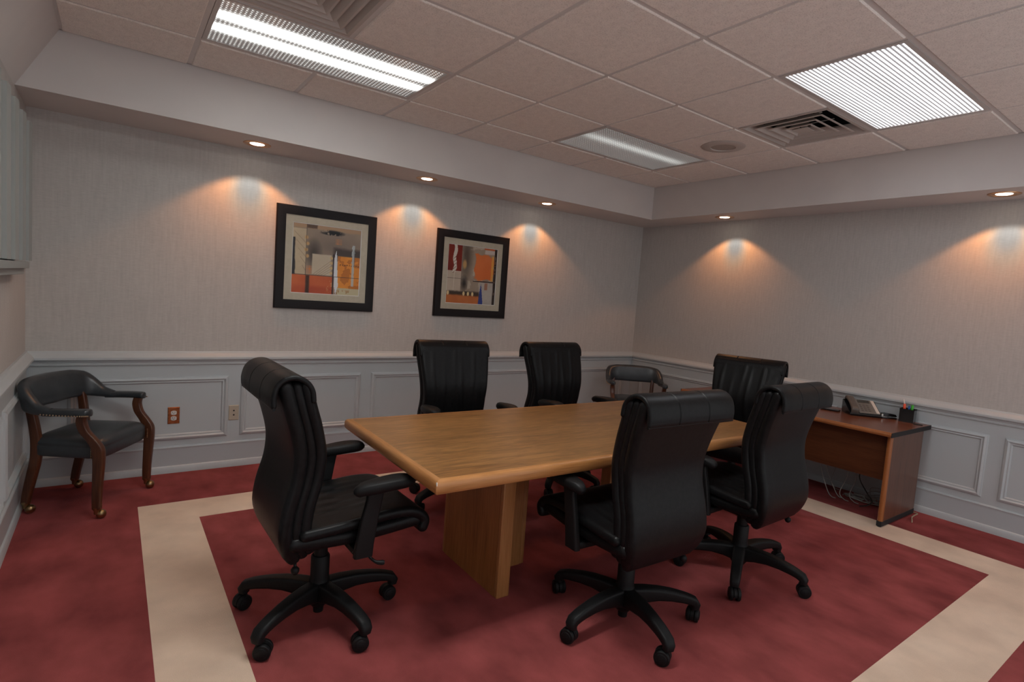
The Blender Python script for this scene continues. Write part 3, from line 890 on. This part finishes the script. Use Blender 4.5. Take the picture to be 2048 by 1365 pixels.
def seat_wave(p):
    d = -.012*math.exp(-((p.y/.15)**2) - (((p.x-.05)/.18)**2))
    w = 0
    for y0, ph in ((-.11,.2),(-.05,1.3),(.02,2.2),(.09,.6),(.15,1.9)):
        yy = y0 + .015*math.sin(p.x*7 + ph)
        w += .006*math.exp(-((p.y-yy)/.013)**2)*math.exp(-(((p.x+.02)/.16)**2))
    return Vector((p.x, p.y, p.z + (d + w if p.z > .46 else 0)))
def rounded_rect(w, h, r, n=4):
    out = []
    for cx, cy, a0 in ((w/2-r, h/2-r, 0), (-w/2+r, h/2-r, PI/2), (-w/2+r, -h/2+r, PI), (w/2-r, -h/2+r, 1.5*PI)):
        for k in range(n+1):
            a = a0 + PI/2*k/n
            out.append((cx + r*math.cos(a), cy + r*math.sin(a)))
    return out
def chair_meshes():
    K = {}
    mb = MB(); P = REAR + np.array([.026, 0]); puff(mb, strip(P, .052), .246, .022, place_xz, 8, 5, wf=wf_back); K['back_shell'] = mb.mesh('back_shell', M['leather'])
    mb = MB(); P = REAR[1:] + np.array([.065, 0]); puff(mb, strip(P, .042), .240, .019, place_xz, 8, 4, wf=wf_back); K['back_core'] = mb.mesh('back_core', M['leather'])
    mb = MB(); P = REAR[3:] + np.array([.098, 0]); puff(mb, strip(P, .044), .245, .020, place_xz, 44, 4, wf=wf_back, defo=wrinkle); K['back_cushion'] = mb.mesh('back_cushion', M['leather'])
    mb = MB()
    path = crom([(-.134,.975),(-.140,1.012),(-.160,1.042),(-.196,1.060),(-.234,1.055),(-.260,1.032),(-.271,.995),(-.270,.962)], 5)
    puff(mb, strip(path, .020, 4), .256, .009, place_xz, 6, 4, grooves=(-.088, .088))
    mb.tube([(-.271, y, .953) for y in np.linspace(-.255, .255, 9)], .006, 8)
    K['headrest_roll'] = mb.mesh('headrest_roll', M['leather'])
    # seat
    mb = MB()
    path = crom([(-.170,.430),(-.08,.424),(.05,.420),(.18,.426),(.30,.436),(.325,.436)], 4)
    puff(mb, strip(path, .058), .232, .024, place_xz, 8, 4)
    K['seat_base'] = mb.mesh('seat_base', M['leather'])
    mb = MB()
    path = crom([(-.135,.462),(-.05,.466),(.08,.476),(.20,.486),(.285,.482),(.335,.462),(.358,.432),(.352,.404)], 5)
    puff(mb, strip(path, .046), .243, .020, place_xz, 40, 4, defo=seat_wave)
    mb.tube([(.352, y, .392) for y in np.linspace(-.215, .215, 9)], .010, 8)
    K['seat_cushion'] = mb.mesh('seat_cushion', M['leather'])
    # mechanism and bracket holding the back
    mb = MB()
    mb.bbox((-.09,-.085,.335), (.15,.085,.400), .010)
    mb.bbox((-.190,-.035,.355), (-.08,.035,.385), .006)
    K['tilt_mechanism'] = mb.mesh('tilt_mechanism', M['plastic'])
    # levers
    mb = MB(); mb.tube(crom([(-.10,-.075,.365),(-.14,-.13,.362),(-.152,-.165,.350),(-.155,-.178,.330)], 4), .006, 8)
    mb.lathe([(.0,-.017),(.010,-.013),(.0155,-.004),(.0155,.006),(.009,.014),(0,.017)], 14, c=(-.155,-.180,.315))
    K['tilt_lever'] = mb.mesh('tilt_lever', M['plastic'])
    mb = MB(); mb.tube(crom([(.10,-.08,.365),(.115,-.16,.352),(.120,-.215,.325),(.138,-.250,.310),(.168,-.262,.306)], 4), [.006]*12 + [.007,.008,.009,.010,.008], 8)
    K['height_lever'] = mb.mesh('height_lever', M['plastic'])
    # arms
    for s, nm in ((-1, 'armrest_r'), (1, 'armrest_l')):
        mb = MB()
        sec = []
        for x, y, z, w, d in ((.075,.262,.352,.074,.030),(.078,.265,.40,.072,.030),(.092,.268,.50,.068,.028),(.108,.270,.58,.064,.026),(.112,.270,.620,.070,.030)):
            sec.append([Vector((x+a, s*(y+b), z)) for a, b in rounded_rect(w, d, .009)])
        mb.loft(sec)
        mb.bbox((.045, s*.10 if s > 0 else -.262, .352), (.115, .262 if s > 0 else -.10, .378), .006)
        K[nm] = mb.mesh('armrest', M['plastic'])
        mb = MB()
        secs = []
        n = 20
        for z, k in ((-.025,.72),(-.021,.88),(-.009,.985),(.003,1.0),(.012,.95),(.018,.80),(.020,.5)):
            s_ = []
            for q in range(n):
                a = 2*PI*q/n
                ca, sa = math.cos(a), math.sin(a)
                xx = .128*math.copysign(abs(ca)**.8, ca)*(k if k > .9 else .9 + (k-.9)*.35)
                wd = .043 + .010*(xx/.128)
                yy = wd*math.copysign(abs(sa)**.8, sa)*k
                s_.append(Vector((.150 + xx, s*.268 + yy, .636 + z + .012*(xx/.128) - .012*max(0, xx/.128)**2 + (-.004 if xx < -.1 else 0))))
            secs.append(s_)
        mb.loft(secs)
        K['pad' + nm[-2:]] = mb.mesh('arm_pad', M['plastic'], angle=80)
    # base
    mb = MB()
    mb.lathe([(.0,.020),(.020,.020),(.022,.045),(.030,.050),(.046,.075),(.052,.100),(.050,.130),(.042,.155),(.038,.175),(.038,.262),(.034,.268),(.0,.268)], 28, caps=False)
    K['base_hub'] = mb.mesh('base_hub', M['plastic'])
    mb = MB(); mb.lathe([(.0,.262),(.028,.262),(.028,.345),(0,.345)], 22, caps=False); K['gas_lift'] = mb.mesh('gas_lift', M['plastic'])
    mb = MB()
    secs = []
    for x, z, w, h in ((.035,.116,.064,.080),(.09,.126,.060,.066),(.15,.130,.056,.055),(.21,.126,.053,.048),(.265,.117,.051,.043),(.293,.110,.050,.041)):
        secs.append([Vector((x, a, z+b)) for a, b in rounded_rect(w, h, .012, 3)])
    for x, z, ang, w, h in ((.318,.100,.55,.048,.040),(.328,.085,1.25,.046,.038),(.324,.068,1.57,.042,.036)):
        secs.append([Vector((x + b*math.sin(ang), a, z + b*math.cos(ang))) for a, b in rounded_rect(w, h, .012, 3)])
    mb.loft(secs)
    K['base_leg'] = mb.mesh('base_leg', M['plastic'], angle=60)
    # caster: origin at its stem, wheel axle along y
    mb = MB()
    mb.lathe([(.0,.030),(.008,.034),(.008,.076),(0,.076)], 10, caps=False)
    secs = []
    for y in (-.0075, .0075):
        s_ = [Vector((.014 + .032*math.cos(a), y, .033 + .032*math.sin(a))) for a in np.linspace(-.2, PI+.6, 16)]
        secs.append(s_)
    mb.loft(secs)
    K['caster'] = mb.mesh('caster', M['plastic'])
    mb = MB()
    RX = Matrix.Translation((.014, 0, .0325)) @ Matrix.Rotation(PI/2, 4, 'X')
    mb.lathe([(.0,.0085),(.029,.0085),(.0322,.0120),(.0322,.0215),(.029,.0255),(.021,.0265),(.020,.0285),(.012,.0305),(0,.031)], 22, M=RX, caps=False)
    K['caster_wheel'] = mb.mesh('caster_wheel', M['plastic'])
    return K
K = chair_meshes()
def exec_chair(x, y, head, base, label, seed, arm_dz=0.0):
    h = math.radians(head)
    t = thing('office_chair', label, 'chair', (x, y, 0), h, 'black leather office chairs around the table')
    for k in ('back_shell', 'back_core', 'back_cushion', 'headrest_roll', 'seat_base', 'seat_cushion', 'tilt_mechanism', 'tilt_lever', 'height_lever', 'base_hub', 'gas_lift'):
        link(k, K[k], t)
    for s in ('_r', '_l'):
        a = link('armrest', K['armrest' + s], t, loc=(0, 0, arm_dz))
        link('arm_pad', K['pad' + s], a)
    r = random.Random(seed)
    for k in range(5):
        a = math.radians(base - head + 72*k)
        link('base_leg', K['base_leg'], t, rz=a)
        c = link('caster', K['caster'], t, loc=(.318*math.cos(a), .318*math.sin(a), 0), rz=r.uniform(0, 2*PI))
        for s in (1, -1):
            wo = link('caster_wheel', K['caster_wheel'], c)
            if s < 0: wo.matrix_local = Matrix.Translation((.028, 0, 0)) @ Matrix.Rotation(PI, 4, 'Z')
exec_chair(-.851, -1.263, 1, 69, 'black leather office chair at the left short end of the conference table', 11)
exec_chair(.291, -1.932, 88, 39, 'black leather office chair nearest the camera, its back turned, center front', 2)
exec_chair(1.198, -1.927, 92, 65, 'black leather office chair with its back turned, second along the near side', 3)
exec_chair(.310, -.387, -97.6, 52, 'black leather office chair on the far side, beneath the right framed picture', 4, .035)
exec_chair(1.212, -.410, -90, 0, 'black leather office chair on the far side, nearer the room corner', 5, .035)
exec_chair(2.200, -1.220, 194, 10, 'black leather office chair at the right short end, before the side desk', 6)

# ------------------------------------------------------------------ captain's armchairs
def guest_meshes():
    G = {}
    # seat: boxed cushion with domed top
    mb = MB()
    n = 28
    def plan(k, grow=0):
        out = []
        for q in range(n):
            a = 2*PI*q/n
            ca, sa = math.cos(a), math.sin(a)
            x = .196*math.copysign(abs(ca)**.32, ca)
            yy = .238*math.copysign(abs(sa)**.32, sa)
            yy *= 1 + .10*(x/.196 - .2)*.6
            out.append((x*k + .005, yy*k))
        return out
    secs = []
    for z, k in ((.338,.97),(.345,1.0),(.395,1.005),(.400,.992),(.404,1.004),(.418,1.0),(.434,.95),(.446,.86),(.455,.70),(.460,.48),(.462,.2)):
        secs.append([Vector((x, y, z)) for x, y in plan(k)])
    mb.loft(secs)
    G['seat'] = mb.mesh('seat', M['blue_leather'], angle=70)
    # front legs with S-curved arm support
    for s, nm in ((1, 'front_leg_l'), (-1, 'front_leg_r')):
        mb = MB()
        path = crom([(.184,.248,.060),(.184,.248,.12),(.188,.249,.22),(.192,.250,.30),(.193,.251,.36),(.186,.253,.41),(.158,.256,.455),(.124,.260,.50),(.110,.264,.55),(.117,.266,.590)], 3)
        wd = np.interp(np.linspace(0, 1, len(path)), [0,.15,.4,.55,.65,.8,1], [.040,.044,.056,.062,.058,.050,.046])
        secs = []
        for p, w in zip(path, wd):
            secs.append([Vector((p[0]+a, s*(p[1]+b), p[2])) for a, b in rounded_rect(w, .036, .008, 3)])
        mb.loft(secs)
        G[nm] = mb.mesh('front_leg', M['chair_wood'], angle=50)
        mb = MB()
        path = crom([(-.216,.200,.060),(-.206,.200,.12),(-.184,.200,.22),(-.166,.200,.30),(-.160,.200,.38),(-.164,.203,.46),(-.178,.208,.56),(-.190,.212,.62)], 3)
        secs = []
        for i, p in enumerate(path):
            w = .040 + .012*math.sin(PI*i/(len(path)-1))
            secs.append([Vector((p[0]+a, s*(p[1]+b), p[2])) for a, b in rounded_rect(w, .034, .008, 3)])
        mb.loft(secs)
        G[nm.replace('front', 'rear')] = mb.mesh('rear_leg', M['chair_wood'], angle=50)
        # arm pad
        mb = MB()
        path = crom([(-.075,.270,.596),(.0,.274,.600),(.07,.274,.603),(.128,.268,.604),(.156,.261,.602)], 4)
        secs = []
        for i, p in enumerate(path):
            w = .052 + .008*math.sin(PI*i/(len(path)-1))
            k = 1.0 if i < len(path)-2 else (.86 if i == len(path)-2 else .55)
            secs.append([Vector((p[0], s*(p[1] + a*k), p[2] + b*(.8+.2*k))) for a, b in rounded_rect(w, .038, .014, 3)])
        mb.loft(secs)
        G['arm' + nm[-2:]] = mb.mesh('arm_pad', M['blue_leather'], angle=70)
        mb = MB()
        for i in range(0, 19):
            u = i/18
            q = path[min(len(path)-1, int(u*(len(path)-1)))]
            f = u*(len(path)-1) - int(u*(len(path)-1))
            q2 = path[min(len(path)-1, int(u*(len(path)-1))+1)]
            p = q*(1-f) + q2*f
            mb.lathe([(0,-.004),(.003,-.003),(.0042,0),(.003,.003),(0,.004)], 6, c=(p[0], s*(p[1] + .0285 + .004*math.sin(PI*u)), .5900), caps=False)
        for z in np.linspace(.345, .395, 6):
            for x, y in ((.152, .250), (.1985, .218)):
                mb.lathe([(0,-.004),(.003,-.003),(.0042,0),(.003,.003),(0,.004)], 6, c=(x, s*y, z), caps=False)
        G['nail' + nm[-2:]] = mb.mesh('nail_trim', M['nail'])
    # upholstered back sweeping into the arms
    plan_p = crom([(-.035,.276),(-.110,.274),(-.172,.254),(-.206,.200),(-.224,.110),(-.228,0),(-.224,-.110),(-.206,-.200),(-.172,-.254),(-.110,-.274),(-.035,-.276)], 4)
    mb = MB()
    nn = len(plan_p)
    tg = np.gradient(plan_p, axis=0); tg /= np.linalg.norm(tg, axis=1)[:, None]
    secs = []
    for i in range(nn):
        u = abs(2*i/(nn-1) - 1)             # 1 at the arm ends, 0 in the middle
        zt = np.interp(u, [0,.3,.52,.62,.72,.85,1], [.762,.758,.742,.722,.690,.640,.622])
        zb_ = np.interp(u, [0,.3,.55,.75,1], [.588,.590,.590,.582,.576])
        th = np.interp(u, [0,.5,.75,1], [.058,.056,.050,.046])
        lean = np.interp(u, [0,.5,.8,1], [.032,.027,.014,.0])
        nx, ny_ = tg[i][1], -tg[i][0]
        pass
        out = Vector((plan_p[i][0] + .05, plan_p[i][1], 0)).normalized()
        hgt = zt - zb_
        sec = []
        for a, b in rounded_rect(th, hgt, min(.022, hgt*.45, th*.45), 4):
            f = (b + hgt/2)/hgt
            bul = .010*math.sin(PI*f)*(1 if a < 0 else 0)
            off = a - bul + lean*(f - .35)
            sec.append(Vector((plan_p[i][0], plan_p[i][1], 0)) + out*off + Vector((0, 0, zb_ + f*hgt)))
        secs.append(sec)
    mb.loft(secs)
    G['backrest'] = mb.mesh('backrest', M['blue_leather'], angle=70)
    mb = MB()
    mb.lathe([(0,.0),(.012,.003),(.022,.012),(.0255,.0255),(.022,.039),(.012,.048),(0,.051)], 18, caps=False)
    mb.lathe([(0,.030),(.013,.030),(.014,.062),(0,.062)], 12, c=(-.022,0,0), caps=False)
    mb.lathe([(.019,.052),(.021,.058),(.021,.068),(0,.068)], 14, c=(-.020,0,0), caps=True)
    G['caster'] = mb.mesh('caster', M['brass'])
    return G
G = guest_meshes()
def guest_chair(x, y, head, label, seed):
    t = thing('armchair', label, 'armchair', (x, y, 0), math.radians(head), 'wood and leather armchairs')
    for k, nm in (('seat','seat'),('backrest','backrest')): link(nm, G[k], t)
    for s in ('_l', '_r'):
        link('front_leg', G['front_leg'+s], t); link('rear_leg', G['rear_leg'+s], t)
        a = link('arm_pad', G['arm'+s], t)
        link('nail_trim', G['nail'+s], a)['kind'] = 'stuff'
    r = random.Random(seed)
    for px, py in ((.184,.248),(.184,-.248),(-.216,.200),(-.216,-.200)):
        an = r.uniform(-.5, .5) - math.radians(head)
        link('caster', G['caster'], t, loc=(px + .020*math.cos(an), py + .020*math.sin(an), 0), rz=an)
guest_chair(-1.664, .526, -30, 'dark leather armchair with brass nails and casters in the left corner', 1)
guest_chair(2.850, .330, -127, 'dark leather armchair far back by the right corner, mostly hidden behind table', 2)

# ------------------------------------------------------------------ side desk
dk = thing('side_desk', 'reddish brown wooden side desk against the right wall', 'desk', (2.67, -1.215, 0))
DY, DX, DZ = .855, .720, .672
mb = MB()
mb.box((.020, -DY+.004, DZ-.032), (DX, DY-.004, DZ)); mb.obj('desktop', M['mahog'], dk, smooth=False)
mb = MB()
pr_ = [(.020, 0), (.008, -.002), (.002, -.009), (0, -.017), (.002, -.025), (.008, -.031), (.020, -.033)]
mb.loft([[Vector((a, y, DZ + b)) for a, b in pr_] for y in (-DY+.002, DY-.002)]); mb.obj('front_edge', M['mahog_edge'], dk)
for s in (-1, 1):
    mb = MB(); mb.box((.0, s*DY-.004 if s > 0 else -DY-.000, DZ-.0325), (DX, s*DY if s > 0 else -DY+.004, DZ-.0005)); o = mb.obj('end_band', M['dark'], dk, smooth=False); o['label'] = 'black edge band at the short end'
    y0, y1 = (s*.838, s*.808)
    mb = MB(); mb.box((.085, min(y0,y1), .042), (.635, max(y0,y1), DZ-.034)); leg = mb.obj('side_panel', M['mahog_side'], dk, smooth=False)
    mb = MB(); mb.tube([(.078, (y0+y1)/2, .042), (.078, (y0+y1)/2, DZ-.034)], .0175, 14); mb.obj('edge_post', M['mahog_edge_z'], leg)
    mb = MB(); mb.bbox((.060, min(y0,y1)-.002, .006), (.640, max(y0,y1)+.002, .042), .003); mb.lathe([(0,0),(.012,0),(.012,.008),(0,.008)], 12, c=(.075,(y0+y1)/2,0), caps=False); mb.lathe([(0,0),(.012,0),(.012,.008),(0,.008)], 12, c=(.62,(y0+y1)/2,0), caps=False); o = mb.obj('foot_rail', M['dark'], leg, smooth=False); o['label'] = 'black foot rail'
mb = MB(); mb.box((.118, -.808, .314), (.136, .808, DZ-.032)); mb.obj('modesty_panel', M['mahog_dark'], dk, smooth=False)
mb = MB(); mb.lathe([(0,DZ),(.030,DZ),(.030,DZ+.003),(.024,DZ+.004),(0,DZ+.003)], 20, c=(.615, -.802, 0), caps=False); o = mb.obj('cable_grommet', M['dark'], dk); o['label'] = 'black round cable grommet'

# ------------------------------------------------------------------ things on the desk
ph = thing('desk_phone', 'gray office desk phone with silver strip and handset on the side desk', 'phone', (3.240, -1.646, DZ+.0005), math.radians(-139))
ph.scale = (1.05, 1.05, 1.05)
# local: +x faces the user, y to the left of a viewer looking at it from +x is ... handset on -y side
mb = MB()
mb.loft([[Vector((x, y, z)) for x, z in ((.090,.0),(.094,.012),(.090,.020),(-.075,.098),(-.085,.092),(-.085,.0))] for y in (-.105, .105)])
mb.obj('phone_base', M['blackgloss'], ph, smooth=False)
SL = Matrix.Translation((.006, 0, .0605)) @ Matrix.Rotation(math.atan2(.078, .165), 4, 'Y')
mb = MB(); mb.bbox((-.086, -.040, -.002), (.088, .098, .006), .003, M=SL); face = mb.obj('face_plate', M['phone_gray'], ph, smooth=False)
mb = MB(); mb.bbox((-.076, -.018, .006), (-.040, .062, .009), .0015, M=SL); mb.obj('display', M['screen'], face, smooth=False)
mb = MB()
for r in range(4):
    for c in range(3):
        mb.bbox((-.020 + .024*r, -.020 + .024*c, .006), (-.006 + .024*r, -.004 + .024*c, .0085), .001, M=SL, seg=1)
mb.obj('keypad', M['phone_handset'], face, smooth=False)
mb = MB(); mb.bbox((-.080, .074, .006), (.084, .096, .0085), .002, M=SL); o = mb.obj('silver_strip', M['phone_silver'], face, smooth=False); o['label'] = 'pale silver strip'
mb = MB()
path = crom([(-.088,-.072,.014),(-.075,-.072,.026),(-.045,-.072,.031),(0,-.072,.032),(.045,-.072,.031),(.075,-.072,.026),(.092,-.072,.012)], 4)
secs = []
for i, p in enumerate(path):
    u = abs(2*i/(len(path)-1)-1)
    w, hh = (.046 + .006*u, .020 + .012*u)
    secs.append([SL @ Vector((p[0], p[1]+a, p[2]+b)) for a, b in rounded_rect(w, hh, .008, 3)])
mb.loft(secs); mb.obj('handset', M['phone_handset'], ph, angle=60)
mb = MB(); mb.bbox((-.065, -.035, 0), (.065, .035, .012), .003); o = mb.obj('document_tray', M['blackgloss'], smooth=False); o.location = (3.148, -1.458, DZ+.0005); o.rotation_euler = (0, 0, math.radians(-81)); tag(o, 'flat black pad lying on the desk behind the phone handset', 'pad')
st = thing('stapler', 'small black stapler with a steel nose on the side desk beside the phone', 'stapler', (3.308, -1.815, DZ+.0005), math.radians(-40))
mb = MB(); mb.bbox((-.055,-.016,0), (.055,.016,.010), .003); mb.obj('stapler_base', M['blackgloss'], st, smooth=False)
mb = MB(); mb.loft([[Vector((x, s*w, z)) for x, z in ((-.055,.016),(.05,.016),(.055,.022),(.045,.034),(-.03,.044),(-.055,.040))] for s, w in ((-1,.011),(1,.011))]); mb.obj('stapler_arm', M['blackgloss'], st, smooth=False)
mb = MB(); mb.bbox((-.058,-.009,.0105), (-.030,.009,.0155), .001); mb.bbox((-.060,-.0118,.014), (-.045,.0118,.034), .002); o = mb.obj('steel_nose', M['steel'], st, smooth=False)
cx, cy = 3.334, -1.930
cup = thing('pen_cup', 'square black pen cup on the side desk near its end', 'pen cup', (cx, cy, DZ+.0005), math.radians(8))
mb = MB()
q = ((-1,-1),(1,-1),(1,1),(-1,1))
mb.loft([[Vector((x*r, y*r, z)) for x, y in q] for r, z in ((.046,0),(.046,.098),(.043,.098),(.043,.004))])
mb.obj('cup_body', M['blackgloss'], cup, smooth=False)
mb = MB(); ring(mb, (-.047,-.047,.047,.047), (-.0428,-.0428,.0428,.0428), .0945, .0990); mb.obj('cup_rim', M['plastic'], cup, smooth=False)
def pen(name, label, mat, dx, dy, tx, ty, L, r, cat):
    t = thing(name, label, cat, (cx+dx, cy+dy, DZ+.0062))
    a = Vector((0, 0, .0)); b = Vector((tx, ty, L))
    mb = MB(); mb.tube([a, a.lerp(b, .60), a.lerp(b, .61)], [r*.8, r, r*.9], 10); mb.obj('barrel', mat, t)
    mb = MB(); mb.tube([a.lerp(b, .61), a.lerp(b, .62), a.lerp(b, .96), b], [r, r*1.1, r*1.05, r*.7], 10); mb.obj('cap', mat, t)
pen('white_pen', 'thin white pen leaning out of the black pen cup', M['white'], .010, .004, .012, .042, .158, .0045, 'pen')
pen('orange_highlighter', 'orange highlighter standing in the black pen cup', M['orange'], -.014, .018, -.004, .004, .128, .0085, 'highlighter')
pen('blue_marker', 'blue marker standing in the black pen cup', M['blue'], -.010, -.004, -.004, -.004, .118, .0065, 'marker')
pen('green_highlighter', 'green highlighter standing in the black pen cup', M['green'], -.014, -.022, -.004, -.008, .128, .0085, 'highlighter')

# ------------------------------------------------------------------ cables under the desk
rnd = random.Random(5)
def cable(path, r, mat, label, group='loose cables under the side desk'):
    P = crom(path, 8)
    P[:, 2] = np.maximum(P[:, 2], r + .0006)
    mb = MB(); mb.tube(P, r, 7)
    return tag(mb.obj('cable', mat), label, 'cable', group)
ORD = ('leftmost', 'second from left', 'third from left', 'fourth from left', 'fifth from left')
hang = [((3.06,-1.455),(3.06,-1.575),'cable_gray'), ((3.11,-1.475),(3.12,-1.605),'cable_gray'), ((3.32,-1.455),(3.32,-1.49),'cable_gray'),
        ((3.09,-1.640),(3.085,-1.660),'cable_gray'), ((3.10,-1.700),(3.10,-1.725),'cable_gray')]
for k, (p0, p1, m) in enumerate(hang):
    x0, y0 = p0; x1, y1 = p1
    cable([(x0, y0, .60), (x0, y0, .32), (x0+.01, y0-.02, .20), (x1-.01, y1+.03, .06), (x1, y1, .012), (x1, y1-.035, .006)], .0032, M[m], 'thin gray cable hanging under the side desk, ' + ORD[k] + ' of the gray cables')
cable([(3.05,-1.765,.60), (3.05,-1.765,.30), (3.05,-1.77,.21), (3.05,-1.83,.12), (3.06,-1.865,.07), (3.05,-1.84,.03), (3.045,-1.79,.008)], .0042, M['cable_black'], 'thicker black cable dropping below the side desk near its end panel')
mb = MB()
for k in range(9):
    pts = []
    cx0, cy0 = 3.205 + rnd.uniform(-.025,.03), -1.76 + rnd.uniform(-.08,.06)
    a0 = rnd.uniform(0, 6.28); rx, ry = rnd.uniform(.025,.045), rnd.uniform(.05,.13)
    for q in range(11):
        a = a0 + q*.75
        pts.append((cx0 + rx*math.cos(a)*(1+.2*rnd.random()), cy0 + ry*math.sin(a)*(1+.2*rnd.random()), max(.005, .010 + .05*rnd.random()*(1 if k > 3 else .4))))
    mb.tube(crom(pts, 6), .0032, 6)
for k in range(3):
    mb.tube(crom([(3.19,-1.72-.04*k,.03+.02*k), (3.20,-1.80,.07+.03*k), (3.21,-1.90,.10+.02*k), (3.22,-1.985,.06+.035*k)], 6), .0032, 6)
o = mb.obj('cable_tangle', M['cable_gray']); o['kind'] = 'stuff'; tag(o, 'tangled heap of gray cables on the carpet under the side desk', 'cables')
cable([(3.335,-2.035,.004), (3.325,-2.075,.004), (3.26,-2.080,.006), (3.19,-2.085,.004), (3.13,-2.105,.004), (3.07,-2.125,.004)], .0040, M['cable_beige'], 'short beige wire end on the carpet beside the desk foot', None)
